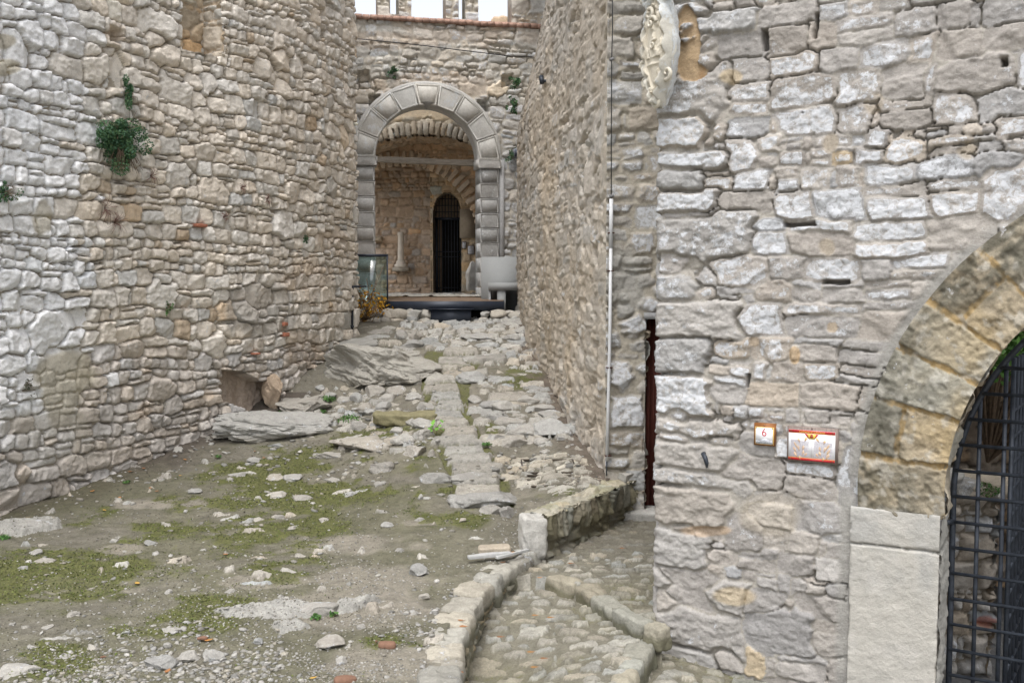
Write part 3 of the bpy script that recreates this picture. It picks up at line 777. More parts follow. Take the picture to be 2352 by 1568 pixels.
# moss
moss = np.zeros(X.shape)
for px, py, rx, ry in ((450, 1185, 330, 60), (700, 1090, 330, 90), (640, 1210, 200, 70), (150, 1330, 260, 110), (600, 1300, 200, 50), (880, 1020, 200, 60), (1280, 1135, 60, 22), (1010, 1160, 80, 60), (350, 1430, 250, 40), (80, 1510, 160, 60), (420, 1390, 200, 30), (900, 1480, 100, 30), (1130, 990, 20, 60), (1200, 870, 60, 40), (1000, 900, 30, 60), (640, 1140, 90, 30), (1080, 1190, 60, 30), (260, 1215, 200, 40)):
    moss = np.maximum(moss, sm(1.15 - ((PX - px) / rx) ** 2 - ((PY - py) / ry) ** 2, 0, .9))
mm = moss * sm(n_m + .35 * n_d, -.30, .20)
olive = sm(-X, -.3, .8) * sm(11.5 - Y, 0, 1.5) * sm(n_m * .6 + n_s * .5, -.45, .15)
h.C = mixa(h.C, olive * .45, (.118, .118, .062))
h.C = mixa(h.C, mm * .45, (.115, .120, .05))
MOSSV = np.clip(.72 * mm + .38 * olive * (.5 + n_s), 0, .85); h.H += .008 * mm * (1 + n_d)
MOSS = mm
# light sandy bare patches
for px, py, rx, ry in ((370, 1160, 130, 14), (170, 1345, 150, 22), (800, 1250, 170, 30), (880, 1335, 160, 40), (1000, 1200, 70, 10), (1100, 935, 40, 10), (830, 1400, 200, 60), (950, 1530, 200, 60), (600, 1340, 120, 20), (280, 1260, 60, 14)):
    m = stain(h, np.stack([X, Y, Z0], -1), px, py, rx, ry, px + 3) * .75; h.C = mixa(h.C, m, (.28, .255, .21))
cm = inpoly(X + .05 * n_s, Y, CORR0).astype(float) if False else 0 * X
base_L = np.zeros(X.shape)
def path_col(lo=.3, hi=.5, b=(.375, .36, .325)):
    def f(u, v, rng): return dict(col=pal(b, rng, .09, .03), lich=rng.uniform(.15, .5), relief=rng.uniform(lo, hi) * .1)
    return f
hs = HF.__new__(HF); hs.__dict__.update(h.__dict__)           # stones painted on a copy, then merged over the soil
hs.C = h.C.copy(); hs.L = h.L.copy(); hs.S = np.zeros(X.shape); hs.depth = .03; hs.grow = .01; hs.Q = []; hs.H = np.full(X.shape, -.03); hs.rng = np.random.default_rng(9)
hs.wm = .14
R1 = gpoly([(905, 755), (960, 738), (1110, 730), (1190, 745), (1215, 800), (1235, 858), (1150, 845), (1060, 838), (985, 812), (930, 790)])
R2 = gpoly([(1082, 882), (1160, 872), (1245, 885), (1300, 960), (1310, 1012), (1245, 1022), (1120, 1005), (1105, 940)])
R3 = gpoly([(695, 905), (790, 880), (950, 885), (990, 930), (1005, 1000), (940, 1040), (850, 1030), (760, 990), (700, 960)])
R4 = gpoly([(1110, 1058), (1230, 1040), (1350, 1060), (1390, 1105), (1300, 1140), (1190, 1120), (1160, 1130), (1100, 1100)])
R5 = gpoly([(850, 745), (960, 745), (1000, 820), (900, 800), (820, 790)])
CORR = gpoly([(985, 805), (1105, 818), (1085, 870), (1075, 930), (1105, 1000), (1135, 1045), (1165, 1100), (1185, 1165), (1040, 1165), (1035, 1100), (1010, 1040), (985, 960), (965, 880), (965, 840)])
def reg(R_): return lambda u, v: bool(inpoly(np.array([u]), np.array([v]), R_)[0]) and not bool(inpoly(np.array([u]), np.array([v]), CORR)[0])
hs.layout(-2.2, .6, 13.2, 17.2, ch=(.16, .30), ar=(.8, 1.5), gap=.03, colf=path_col(.25, .6, (.42, .405, .37)), kw=dict(r=.035, tilt=.14, proud=.035), cham=.7, where=reg(R1), big=.1)
hs.layout(-2.2, .9, 10.3, 14.4, ch=(.12, .25), ar=(.9, 1.7), gap=.03, colf=path_col(.2, .5), kw=dict(r=.035, tilt=.12, proud=.03), cham=.7, where=reg(R2), big=.12)
hs.layout(-3.2, .2, 10.2, 13.6, ch=(.10, .26), ar=(.8, 1.6), gap=.035, colf=path_col(.1, .6), kw=dict(r=.04, tilt=.22, proud=.05), cham=.8, where=lambda u, v: reg(R3)(u, v) and hs.rng.random() < .8, big=.12)
hs.layout(-.6, 1.1, 8.6, 11, ch=(.08, .17), ar=(1, 2.2), gap=.018, colf=path_col(.15, .35, (.40, .375, .32)), kw=dict(r=.02, tilt=.08, proud=.015), cham=.6, where=reg(R4), big=.05)
hs.layout(-3., 0, 14, 17.2, ch=(.2, .4), ar=(1, 2), gap=.04, colf=path_col(.1, .5), kw=dict(r=.05, tilt=.2, proud=.03), cham=.6, where=lambda u, v: reg(R5)(u, v) and hs.rng.random() < .6)
# scattered embedded stones over all the open ground
hs.layout(-5.2, .9, 5.2, 14, ch=(.07, .16), ar=(1, 1.8), gap=.03, colf=path_col(.02, .45, (.42, .395, .35)), kw=dict(r=.03, tilt=.3, proud=.04), cham=.8, where=lambda u, v: hs.rng.random() < .045 and not (reg(R1)(u, v) or reg(R2)(u, v) or reg(R4)(u, v)), big=.0, jit=2)
# bedrock outcrops in the foreground
for pts, b in ((((470, 1405), (640, 1385), (700, 1395), (760, 1412), (640, 1425), (520, 1420)), .0), (((700, 1400), (830, 1385), (905, 1372), (830, 1400), (760, 1415)), .02), (((620, 1440), (700, 1425), (715, 1440), (640, 1455)), .01), (((0, 1195), (130, 1188), (135, 1210), (60, 1228), (0, 1222)), .03)):
    hs.stone(gpoly(pts)[::-1], gap=.02, base=b, r=.06, relief=.03, tilt=.08, col=(.36, .35, .32), lich=.45, rough=1.8)
# worn slab steps up the middle of the ramp
fl = [(1050, 858, 80, 16), (1020, 850, 75, 13), (1015, 873, 75, 13), (1015, 893, 76, 14), (1022, 913, 80, 14), (1030, 933, 84, 14), (1040, 952, 84, 14), (1048, 971, 86, 15), (1058, 991, 88, 15), (1062, 1012, 92, 15), (1068, 1034, 94, 16), (1080, 1056, 100, 16), (1095, 1078, 104, 17), (1040, 832, 80, 14), (1105, 828, 95, 16), (1100, 866, 70, 18), (1060, 810, 80, 12), (1100, 1105, 110, 20), (1108, 1136, 120, 24)]
for cx, cy, w_, hh_ in fl:
    cx += hs.rng.uniform(-7, 7); w_ *= hs.rng.uniform(.78, 1.12)
    q = gpoly([(cx - w_ / 2, cy + hh_ / 2 + hs.rng.uniform(-2, 2)), (cx + w_ / 2, cy + hh_ / 2 + hs.rng.uniform(-2, 2)), (cx + w_ / 2 - 5, cy - hh_ / 2 + 1), (cx - w_ / 2 + 5, cy - hh_ / 2 + 1)])
    hs.stone(q, gap=.03, grow=.0, base=.006 + .015 * hs.rng.random(), r=.03, relief=.034, tilt=.05, col=pal((.335, .32, .285), hs.rng, .07, .02), lich=.3, over=True, rough=.8, cut=.15)
hs.paint()
ci = inpoly(X + .06 * n_s, Y + .06 * n_m, CORR).astype(float)
MOSSV = np.maximum(MOSSV, ci * .55); h.C = mixa(h.C, ci * .8, (.125, .125, .055)); h.H -= .02 * ci
sel = (hs.S > 0) & (hs.H > -.02)
hi = np.where(sel, np.maximum(hs.H, h.H - .01), h.H)
k = sel & (hs.H > h.H - .012)
h.H = np.where(k, hs.H + .02 * fbm(X * 1.7, Y * 1.7, 82, 4), h.H)
h.C = np.where(k[..., None], hs.C, h.C); h.L = np.where(k, hs.L, h.L)
MOSSV = np.where(k, MOSSV * .35, MOSSV)
# gravel tint in the foreground
P = np.stack([X, Y, Z0], -1)
# two paved manhole lids: narrow dark frames sunk in the cobbles
# area taken by the kerb and lower path is left open
kx = np.interp(-Y, -KERB[:, 1], KERB[:, 0])
lowx = .24 + (Y - 8.07) / (9.6 - 8.07) * (1.05 - .24)
cut = ((Y < 8.07) & (X > kx - .12)) | ((Y >= 8.07) & (Y < 9.7) & (X > lowx - .08)) | ((Y > 9.68) & (X > 1.15))
Q = P.copy(); Q[..., 2] += h.H
GH = h
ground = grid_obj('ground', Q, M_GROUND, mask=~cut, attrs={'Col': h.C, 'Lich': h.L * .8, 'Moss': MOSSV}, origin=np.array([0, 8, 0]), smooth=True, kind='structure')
def Gs(x, y):
    i = np.clip(np.searchsorted(us, x), 1, len(us) - 1); j = np.clip(np.searchsorted(vs, y), 1, len(vs) - 1)
    return float(Z0[i, j] + GH.H[i, j])
US_G, VS_G = us, vs
# wide terrain underneath everything
tu = np.linspace(-60, 60, 60); TU, TV = np.meshgrid(tu, tu, indexing='ij')
Q = np.stack([TU, TV + 20, -1.2 + .3 * fbm(TU * .1, TV * .1, 3)], -1)
grid_obj('terrain', Q, M_GROUND, attrs={'Col': np.full(Q.shape, .2) * np.array([1.1, 1, .8]), 'Lich': np.zeros(TU.shape)}, origin=np.array([0, 20, -1.2]), smooth=True, kind='structure')

# ---- lower paved path: L0 by the door, L1 below one step, L2 below the second
E1 = np.array([at(p[0], p[1], 1)[:2] * 0 for p in ()])
def zhit(px, py, z):
    r = ray(px, py); k_ = (z - EYE) / r[2]; return np.array([r[0] * k_, r[1] * k_])
e1 = np.array([zhit(*p, -.07) for p in ((1255, 1326), (1330, 1350), (1400, 1398), (1450, 1425), (1520, 1452))])
e2 = np.array([zhit(*p, -.165) for p in ((1512, 1458), (1503, 1475), (1480, 1510), (1450, 1560), (1400, 1640))])
us2 = spans((-.5, 1.8, .009)); vs2 = spans((3.5, 5.3, .04), (5.3, 8.2, .009), (8.2, 10.1, .012))
g2 = HF(us2, vs2, 91, mortar=(.205, .192, .15), depth=.010, warp=(.03, .014), mrough=.008, grow=0.0)
g2.layout(-.6, 1.9, 3.4, 8.3, ch=(.07, .15), ar=(1.0, 2.3), gap=.03, colf=path_col(.08, .22, (.345, .33, .285)), kw=dict(r=.014, tilt=.04, proud=.01), cham=.8, split=.1, sliver=.1, big=.05, jit=1.5)
g2.layout(-.6, 1.9, 8.2, 10.2, ch=(.08, .14), ar=(1.0, 2.3), gap=.035, colf=path_col(.03, .14, (.27, .255, .215)), kw=dict(r=.014, tilt=.03, proud=.008), cham=.8, where=lambda u, v: g2.rng.random() < .75)
g2.paint()
X, Y = g2.U, g2.V
y1 = np.interp(X, e1[:, 0], e1[:, 1]); l0 = (Y > y1 + .02) & ((X < .98) | (Y > 6.85))
e2s = e2[np.argsort(e2[:, 1])]
x2 = np.interp(Y, e2s[:, 1], e2s[:, 0]); l2 = ((X > x2 - .02) & (Y < e2[0, 1] + .02)) | ((X > .98) & (Y < 6.84))
zL1 = -.165 - .16 * sm(-Y, -7.1, -6.0) * sm(-X, -.6, .2) - .1 * sm(-Y, -5.8, -4)
zL2 = -.31 - .08 * sm(X, 1.0, 1.6)
Zp = np.where(l0, -.07 + 0 * X, np.where(l2, zL2, zL1))
ms = sm(fbm(X * 1.3, Y * 1.3, 95, 4), -.1, .4)
g2.C = mixa(g2.C, ms * .35, (.19, .175, .11))
m = sm(Y, 8.1, 8.8); g2.C = mixa(g2.C, m * .35, (.17, .155, .13))
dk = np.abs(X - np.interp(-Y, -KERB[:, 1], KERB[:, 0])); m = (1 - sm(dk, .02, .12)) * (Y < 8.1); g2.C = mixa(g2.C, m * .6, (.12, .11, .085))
P = np.stack([X, Y, Zp + g2.H], -1)
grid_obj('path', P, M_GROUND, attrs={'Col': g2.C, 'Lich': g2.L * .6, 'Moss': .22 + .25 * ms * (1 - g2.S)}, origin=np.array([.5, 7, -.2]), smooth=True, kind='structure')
# ------------------------------------------------------------------ gate arch of the right building
MI = -DN                                            # into the building (2D)
def dpt(s_, z, off=0.0): p = DP + DT * s_ + DN * off; return np.array([p[0], p[1], z])
def dsurf(S_, Z_, OFF): return np.stack([DP[0] + DT[0] * S_ + DN[0] * OFF, DP[1] + DT[1] * S_ + DN[1] * OFF, Z_], -1)
RM = 1.74
us = spans((-.09 * RM, pi * RM * .55, .009), (pi * RM * .55, pi * RM, .03)); vs = spans((RI - .002, RO, .009))
h = HF(us, vs, 101, mortar=(.36, .26, .13), depth=.010, warp=(.02, .010), mrough=.012, grow=.01)
rg = h.rng; u = -.16; k = 0
while u < pi * RM:
    w = rg.uniform(.27, .36)
    b = pal((.36, .32, .245), rg, .07, .04)
    kw = dict(gap=.028, r=.012, relief=.012, tilt=.02, lich=.35, cut=.1, rough=1.0)
    if k % 3 == 1:
        c = rg.uniform(.25, .32)
        h.stone([(u, RI - .03), (u + w, RI - .03), (u + w, RI + c), (u, RI + c - .03)], col=b, **kw)
        h.stone([(u, RI + c), (u + w, RI + c), (u + w, RO + .02), (u, RO + .02)], col=pal((.31, .275, .21), rg, .08, .04), **kw)
    else: h.stone([(u, RI - .03), (u + w, RI - .03), (u + w, RO + .02), (u, RO + .02)], col=b, **kw)
    u += w; k += 1
h.paint()
TH = h.U / RM; R_ = h.V
P = dsurf(AC - R_ * np.cos(TH), AZ + R_ * np.sin(TH), .018 + 0 * R_)
out_ = (R_ - RI) / (RO - RI)
m = sm(out_ + .75 * fbm(h.U * 2.2, h.V * 3, 120, 4) + .35 * sm(TH, .3, 1.1), .25, .9) * sm(fbm(h.U * 22, h.V * 22, 121, 4), -.55, .2)
h.C = mixa(h.C, m * .82, (.12, .115, .09))
m = sm(fbm(h.U * 2, h.V * 3, 122, 4), .0, .4) * .45 * (1 - out_); h.C = mixa(h.C, m, (.40, .29, .13))
m = sm(fbm(h.U * 18, h.V * 18, 123, 3), .2, .45) * .5; h.C = mixa(h.C, m, (.46, .44, .39))
h.H -= .012 * sm(fbm(h.U * 20, h.V * 20, 124, 3), .25, .5)
arch = empty('gate_arch', tuple(dpt(1.27, -.5)), 'weathered yellow sandstone arch on pale limestone jambs round the iron grille', 'archway')
h.build('arch_ring', P, M_WALL, parent=arch, smooth=True)
wsp = spans((-.018, .36, .012)); ths = spans((-.09, pi * .55, .008), (pi * .55, pi, .03))
h = HF(wsp, ths * RI, 103, mortar=(.40, .31, .18), depth=.012, warp=(.02, .012))
h.layout(-.02, .4, -.1, 4.8, ch=(.26, .36), ar=(1.2, 2), gap=.02, colf=lambda u, v, r: dict(col=pal((.40, .35, .27), r, .08, .05), lich=.2, relief=.01), kw=dict(r=.015), big=0, sliver=0, split=0, cham=0)
h.paint()
TH = h.V / RI; P = dsurf(AC - RI * np.cos(TH), AZ + RI * np.sin(TH), -h.U)
h.build('arch_soffit', P, M_WALL, parent=arch, smooth=True)
M_JAMB = masonry('dressed_limestone', var=.30, bump=.5, fine=1.3, lscale=7, lich=(.60, .62, .64))
us = spans((1.268, 1.776, .008)); vs = spans((-.85, .835, .008))
h = HF(us, vs, 104, mortar=(.25, .24, .21), depth=.012, warp=(.008, .004), grow=.0)
for z0, z1 in ((-.9, .612), (.618, .842)): h.stone([(1.262 + (z0 < 0) * -.012, z0), (1.78, z0), (1.778, z1), (1.262, z1)], gap=.004, r=.014, relief=.012, tilt=.004, col=(.475, .455, .41), lich=.3, cut=0, rough=.12, grow=0)
h.paint(); m = sm(fbm(h.U * 3, h.V * 2, 130, 4), -.05, .4) * .45; h.C = mixa(h.C, m, (.33, .335, .335)); h.H += .002 * h.Fc * (h.S > 0); m = sm(fbm(h.U * 5, h.V * 5, 131, 4), .15, .4) * .5; h.C = mixa(h.C, m, (.52, .50, .46))
for s1, s2 in ((0, 1), (1, 0)):
    pass
P = dsurf(h.U, h.V, .02 + 0 * h.U)
h.build('jamb', P, M_JAMB, parent=arch, smooth=True)
wsp = spans((-.03, .345, .011)); vs2 = spans((-.85, .835, .011))
h = HF(wsp, vs2, 105, mortar=(.25, .24, .21), depth=.012, warp=(.01, .006), grow=.0)
h.stone([(-.06, -.9), (.5, -.9), (.5, .612), (-.06, .612)], gap=.004, r=.012, relief=.01, tilt=.01, col=(.37, .36, .33), lich=.1, cut=0); h.stone([(-.06, .618), (.5, .618), (.5, .86), (-.06, .86)], gap=.004, r=.012, relief=.01, tilt=.01, col=(.37, .36, .33), lich=.1, cut=0)
h.paint()
P = dsurf(1.772 + 0 * h.U, h.V, -h.U)
h.build('jamb_reveal', P, M_JAMB, parent=arch, smooth=True)
# far jamb, outside the picture but part of the arch
v_, f_ = boxv((0, 0, 0), (.5, .38, 1.7), math.atan2(DT[1], DT[0])); p = dpt(2 * AC - 1.52, 0, -.17)
mesh_obj('jamb', v_ + p, f_, M_JAMB, parent=arch, attrs={'Col': np.full((8, 3), .44), 'Lich': np.full(8, .2)})

# ---- iron grille in the arch
def gpt(s_, z, w=.37): return dpt(s_, z, -w)
def s_of(px, w):
    r = ray(px, 1100); o = DP - DN * w
    M_ = np.array([[r[0], -DT[0]], [r[1], -DT[1]]]); k_, q = np.linalg.solve(M_, o); return q
gate = empty('iron_gate', tuple(gpt(1.8, -.6)), 'dark blue-black iron grille of square bars closing the big arch on the right', 'gate')
RG = 1.43; sL = s_of(2191, .37); sp = s_of(2247, .37) - sL
cx = sL + RG
th_ = np.linspace(pi, 0, 60)
fr = [gpt(sL, -.8), gpt(sL, .2), gpt(sL, .7)] + [gpt(cx + RG * math.cos(t), AZ - .05 + RG * math.sin(t)) for t in th_] + [gpt(cx + RG, .2), gpt(cx + RG, -.8)]
V, F = tube(fr, .019, 8); mesh_obj('gate_frame', V, F, M_IRON, parent=gate)
n_v = int(2 * RG / sp)
for i in range(1, n_v + 1):
    s_ = sL + sp * i
    if s_ > cx + RG - .05: break
    zt_ = AZ - .05 + math.sqrt(max(RG ** 2 - (s_ - cx) ** 2, 0))
    V, F = tube([gpt(s_, -.8), gpt(s_, zt_)], .0135, 8); mesh_obj('upright_bar', V, F, M_IRON, parent=gate)
z0 = at(2190, 1196 + 0, gpt(sL, 0)[1])[2]
for i in range(-8, 9):
    z = z0 + i * .161
    if z < -.75: continue
    a = sL; b = cx + RG
    if z > AZ - .05:
        q = RG ** 2 - (z - AZ + .05) ** 2
        if q <= .01: continue
        a = cx - math.sqrt(q); b = cx + math.sqrt(q)
    V, F = tube([gpt(a, z, .352), gpt(b, z, .352)], .0108, 8); mesh_obj('cross_bar', V, F, M_IRON, parent=gate)
V, F = tube([dpt(1.768, z0, -.30), gpt(sL, z0, .36)], .018, 8); mesh_obj('hinge', V, F, M_IRON, parent=gate)
# second leaf standing open inside
leaf = empty('iron_gate', tuple(dpt(2.02, -.6, -.5)), 'second dark iron gate leaf standing open behind the arched grille', 'gate')
sO = s_of(2322, .45)
for i in range(7):
    w = .42 + i * .16
    V, F = tube([dpt(sO + .01 * i, -.8, -w), dpt(sO + .01 * i, 1.75, -w)], .015, 8); mesh_obj('upright_bar', V, F, M_IRON, parent=leaf)
for i in range(-8, 5):
    z = z0 + i * .161 + .05
    V, F = tube([dpt(sO, z, -.42), dpt(sO + .06, z, -1.38)], .012, 8); mesh_obj('cross_bar', V, F, M_IRON, parent=leaf)

# ---- court behind the gate: rubble pier, back wall, cover
pier = empty('rubble_pier', (3.45, 7.5, -.7), 'rough grey rubble pier with a fragment of red brick, seen through the gate grille', 'pier')
xr = at(2291, 1300, 7.3)[0]; ztop = at(2240, 1118, 7.3)[2]
def pier_post(hh, PP, pl):
    X_, Y_ = proj(PP)
    m = stain(hh, PP, 2270, 1430, 24, 12, 8) * .6 ; hh.C = mixa(hh.C, m, (.45, .13, .08))
patch('masonry', (2.6, 7.3), (xr, 7.3), -.9, ztop, .012, pier, 141, (.42, .39, .35), lich=.35, ch=(.12, .24), depth=.07, mortar=(.20, .17, .13), kw=dict(r=.05, tilt=.4, proud=.06), post=pier_post, ar=(.8, 1.5))
patch('side', (xr, 7.3), (xr + .05, 8.3), -.9, ztop, .02, pier, 142, (.36, .33, .29), depth=.05)
parts = [rough_box((2.7 + .22 * i, 7.55, ztop - .03), (.27, .5, .13), .1 * i, 40 + i, .02) for i in range(5)]
parts += [rock_mesh((.2, .14, .1), 61, 2)]
parts[-1] = (parts[-1][0] + np.array([3.27, 7.4, ztop + .07]), parts[-1][1])
rocky('cap_stones', parts, (.44, .42, .38), .4, parent=pier, seed=3)
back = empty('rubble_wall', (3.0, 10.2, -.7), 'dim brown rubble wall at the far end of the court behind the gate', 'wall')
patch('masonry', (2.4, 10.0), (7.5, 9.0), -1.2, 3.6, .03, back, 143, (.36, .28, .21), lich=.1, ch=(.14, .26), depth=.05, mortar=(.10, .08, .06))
cov = empty('court_shade_slab', (4.5, 8, 2.9), 'unseen slab with a side wall, added to darken the space behind the gate', 'vault')
V, F = boxv((4.4, 9.1, 3.05), (5.2, 2.2, .3)); mesh_obj('slab', V, F, M_WALL, parent=cov, attrs={'Col': np.full((8, 3), .2), 'Lich': np.zeros(8)})  # unseen slab, added to block the sky and keep this space dark
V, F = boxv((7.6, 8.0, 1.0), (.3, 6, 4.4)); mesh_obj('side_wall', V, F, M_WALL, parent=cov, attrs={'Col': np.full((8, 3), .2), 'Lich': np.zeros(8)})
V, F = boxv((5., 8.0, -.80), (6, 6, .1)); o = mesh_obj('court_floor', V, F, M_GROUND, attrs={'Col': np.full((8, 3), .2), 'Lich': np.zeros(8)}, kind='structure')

# ---- side door
M_DOOR = plain('red_brown_wood', (.14, .042, .030), rough=.6, scale=12, stretch=(14, 14, .8), var=.25, bump=.2)
x0, x1 = jx[0] + .03, 1.75; yd = 9.6 + .20
door = empty('wooden_door', (x0, yd, -.07), 'red-brown painted wooden door standing in the narrow opening beside the building corner', 'door')
zt = dz1 + .02
V, F = boxv(((x0 + x1) / 2, yd + .03, (zt - .05) / 2), (x1 - x0, .04, zt + .07)); mesh_obj('door_leaf', V, F, M_DOOR, parent=door)
parts = []
for i, (xx, w_, dd) in enumerate(((x0 + .02, .035, .03), (x0 + .075, .018, .012), (x0 + .11, .03, .02), (x0 + .16, .012, .012))):
    parts.append(boxv((xx, yd + .01 - dd / 2, zt / 2 - .03), (w_, dd, zt + .04)))
V, F = merge(parts); mesh_obj('door_frame', V, F, M_DOOR, parent=door)
thr = rough_box((1.33, 9.62, -.05), (.55, .36, .10), 0, 5, .006, 9); rocky('threshold', [thr], (.46, .45, .42), .3, parent=door)
V, F = boxv(((x0 + x1) / 2, 9.75, zt + .035), (x1 - x0 + .1, .4, .06)); mesh_obj('lintel', V, F, M_WALL, parent=door, attrs={'Col': np.full((8, 3), .3), 'Lich': np.zeros(8)})

# ---- low retaining wall at the end of the terrace
low = empty('low_wall', (.28, 8.1, -.1), 'low mossy retaining wall with a pale squared end block above the lower path', 'wall')
LP = Poly([(.285, 8.09), (1.21, 9.63)])
us = spans((0, LP.s[-1], .010)); vs = spans((-.25, .285, .010))
h = HF(us, vs, 151, mortar=(.22, .20, .155), depth=.028, warp=(.03, .012))
u = .02
while u < LP.s[-1]:
    w = h.rng.uniform(.08, .17); h.stone([(u + .01, .03 + h.rng.uniform(-.02, .03)), (u + w, .03), (u + w - h.rng.uniform(0, .03), .31), (u + h.rng.uniform(0, .03), .31)], gap=.014, r=.03, relief=.03, tilt=.25, col=pal((.255, .24, .19), h.rng, .12, .04), lich=.2); u += w
h.layout(0, LP.s[-1], -.3, .02, ch=(.07, .14), ar=(1, 2.2), gap=.02, colf=lambda u, v, r: dict(col=pal((.25, .23, .18), r, .1, .04), lich=.1, relief=.02), kw=dict(r=.03))
h.paint(); m = sm(fbm(h.U * 3, h.V * 3, 155, 4), -.1, .3) * .5; h.C = mixa(h.C, m, (.16, .15, .085))
h.build('face', LP.surf(us, vs), M_WALL, parent=low, smooth=True)
vt = spans((-.01, .24, .010)); h = HF(us, vt, 152, mortar=(.34, .32, .255), depth=.008, warp=(.03, .012))
h.layout(0, LP.s[-1], -.02, .25, ch=(.12, .24), ar=(.6, 1.2), gap=.03, colf=lambda u, v, r: dict(col=pal((.40, .375, .31), r, .07, .03), lich=.35, relief=.012), kw=dict(r=.03, tilt=.08))
h.paint(); m = sm(fbm(h.U * 3, h.V * 5, 156, 4), 0, .4) * .5; h.C = mixa(h.C, m, (.26, .25, .14))
xy = LP.xy(us); nn = LP.n(.5); P = np.empty(h.U.shape + (3,))
P[..., 0] = xy[:, None, 0] - nn[0] * h.V; P[..., 1] = xy[:, None, 1] - nn[1] * h.V; P[..., 2] = .285 + .02 * fbm(h.U * 3, h.V * 3, 5)
h.build('cap', P, M_WALL, parent=low, smooth=True)
yw = math.atan2(LP.t[0][1], LP.t[0][0])
rocky('end_block', [rough_box((.175, 8.10, .125), (.20, .235, .34), yw - .9, 3, .010, 9, 20, 8)], (.46, .445, .41), .4, parent=low)
# ---- curved kerb wall
kerb = empty('stone_kerb', (KERB[6][0], KERB[6][1], -.3), 'curved kerb wall of rough limestone blocks between the dirt ramp and the lower path', 'kerb')
KP = Poly(KERB[::-1]); parts = []; rg = np.random.default_rng(17); u = 1.2; i = 0
while u < KP.s[-1] - .05:
    w = rg.uniform(.20, .36)
    if u + w > KP.s[-1]: w = KP.s[-1] - u + .05
    q = KP.xy(np.array([u + w / 2]))[0]; j = int(np.clip(np.searchsorted(KP.s, u + w / 2) - 1, 0, len(KP.t) - 1)); t = KP.t[j]
    nl = np.array([-t[1], t[0]])
    wd = rg.uniform(.20, .28); c = q + nl * (wd / 2 - .01)
    hh_ = rg.uniform(.30, .34); parts.append(rough_box((c[0], c[1], KTOP + rg.uniform(-.02, .025) - hh_ / 2 + .015), (w * .99, wd, hh_), math.atan2(t[1], t[0]) + rg.normal(0, .025), i, .012, 7, 18, 7)); u += w; i += 1
rocky('coping_stones', parts, (.37, .355, .31), .42, damp=-.045, parent=kerb, seed=8)
us = spans((.6, KP.s[-1], .012)); vs = spans((-.6, -.10, .012)); h = HF(us, vs, 161, mortar=(.17, .155, .115), depth=.02, warp=(.03, .012))
h.layout(.5, KP.s[-1], -.6, -.1, ch=(.1, .2), ar=(1, 2), gap=.02, colf=lambda u, v, r: dict(col=pal((.21, .19, .14), r, .1, .05), lich=.05, relief=.02), kw=dict(r=.03)); h.paint()
h.build('lower_face', KP.surf(us, vs), M_WALL, parent=kerb, smooth=True)
# ---- edge stones of the two steps in the lower path
def edge_stones(line, ztop, hgt, side, seed, name, label, base=(.32, .305, .25)):
    pl_ = Poly(line); rg = np.random.default_rng(seed); parts = []; u = 0
    e = empty(name, (line[0][0], line[0][1], ztop - hgt), label, 'step')
    while u < pl_.s[-1] - .02:
        w = min(rg.uniform(.16, .34), pl_.s[-1] - u)
        if pl_.s[-1] - u - w < .1: w = pl_.s[-1] - u
        q = pl_.xy(np.array([u + w / 2]))[0]; j = int(np.clip(np.searchsorted(pl_.s, u + w / 2) - 1, 0, len(pl_.t) - 1)); t = pl_.t[j]
        nl = np.array([-t[1], t[0]]) * side; wd = rg.uniform(.12, .18); c = q + nl * (wd / 2 - .02)
        parts.append(rough_box((c[0], c[1], ztop + rg.uniform(-.004, .010) - hgt / 2), (w * .98, wd, hgt), math.atan2(t[1], t[0]) + rg.normal(0, .03), int(u * 50) + seed, .009, 7, 16, 8)); u += w
    rocky('edge_stones', parts, base, .3, damp=ztop - .035, parent=e, seed=seed, v=.07)
edge_stones(e1, -.058, .16, 1, 21, 'stone_step', 'upper one of two rough stone step edges in the lower path')
edge_stones(e2, -.155, .26, -1, 22, 'stone_step', 'lower one of two stone step edges, at the bottom of the photo')

# ------------------------------------------------------------------ dressed stone portal
M_PORTAL = masonry('portal_stone', var=.5, bump=.35, fine=.45, lscale=5, lich=(.66, .68, .69))
portal = empty('stone_portal', tuple(PO.pt(CU, 1.9)), 'grey dressed stone portal with a round arch of plain and diamond-cut blocks', 'portal')
OFF = .09
def block(name, q, diamond, col, lich, off=OFF, deep=.55, gap=.012, proud=.06):
    """q: four (u,z) corners, counter-clockwise, on the portal wall"""
    q = np.array(q, float); c = q.mean(0)
    def ring(f, o): return [PO.pt(*(c + (p - c) * f), o) for p in q]
    sz = np.sqrt(abs(np.cross(q[2] - q[0], q[3] - q[1])) / 2); f0 = 1 - gap / sz
    rs = [ring(f0, off - deep), ring(f0, off), ring(.86, off), ring(.83, off - .014), ring(.77, off - .014)]
    if diamond: V = [p for r_ in rs for p in r_] + [PO.pt(*c, off + proud)]
    else: rs += [ring(.74, off + .012)]; V = [p for r_ in rs for p in r_] + [PO.pt(*c, off + .014)]
    F4 = []; T = []
    for k in range(len(rs) - 1):
        for i in range(4): F4.append([k * 4 + i, k * 4 + (i + 1) % 4, k * 4 + 4 + (i + 1) % 4, k * 4 + 4 + i])
    k = (len(rs) - 1) * 4
    for i in range(4): T.append([k + i, k + (i + 1) % 4, len(V) - 1])
    F4.append([3, 2, 1, 0])
    n_ = len(V)
    return mesh_obj(name, np.array(V), [np.array(F4), np.array(T)], M_PORTAL, parent=portal, attrs={'Col': np.tile(col, (n_, 1)), 'Lich': np.full(n_, lich)})
rg = np.random.default_rng(31)
nv = 9
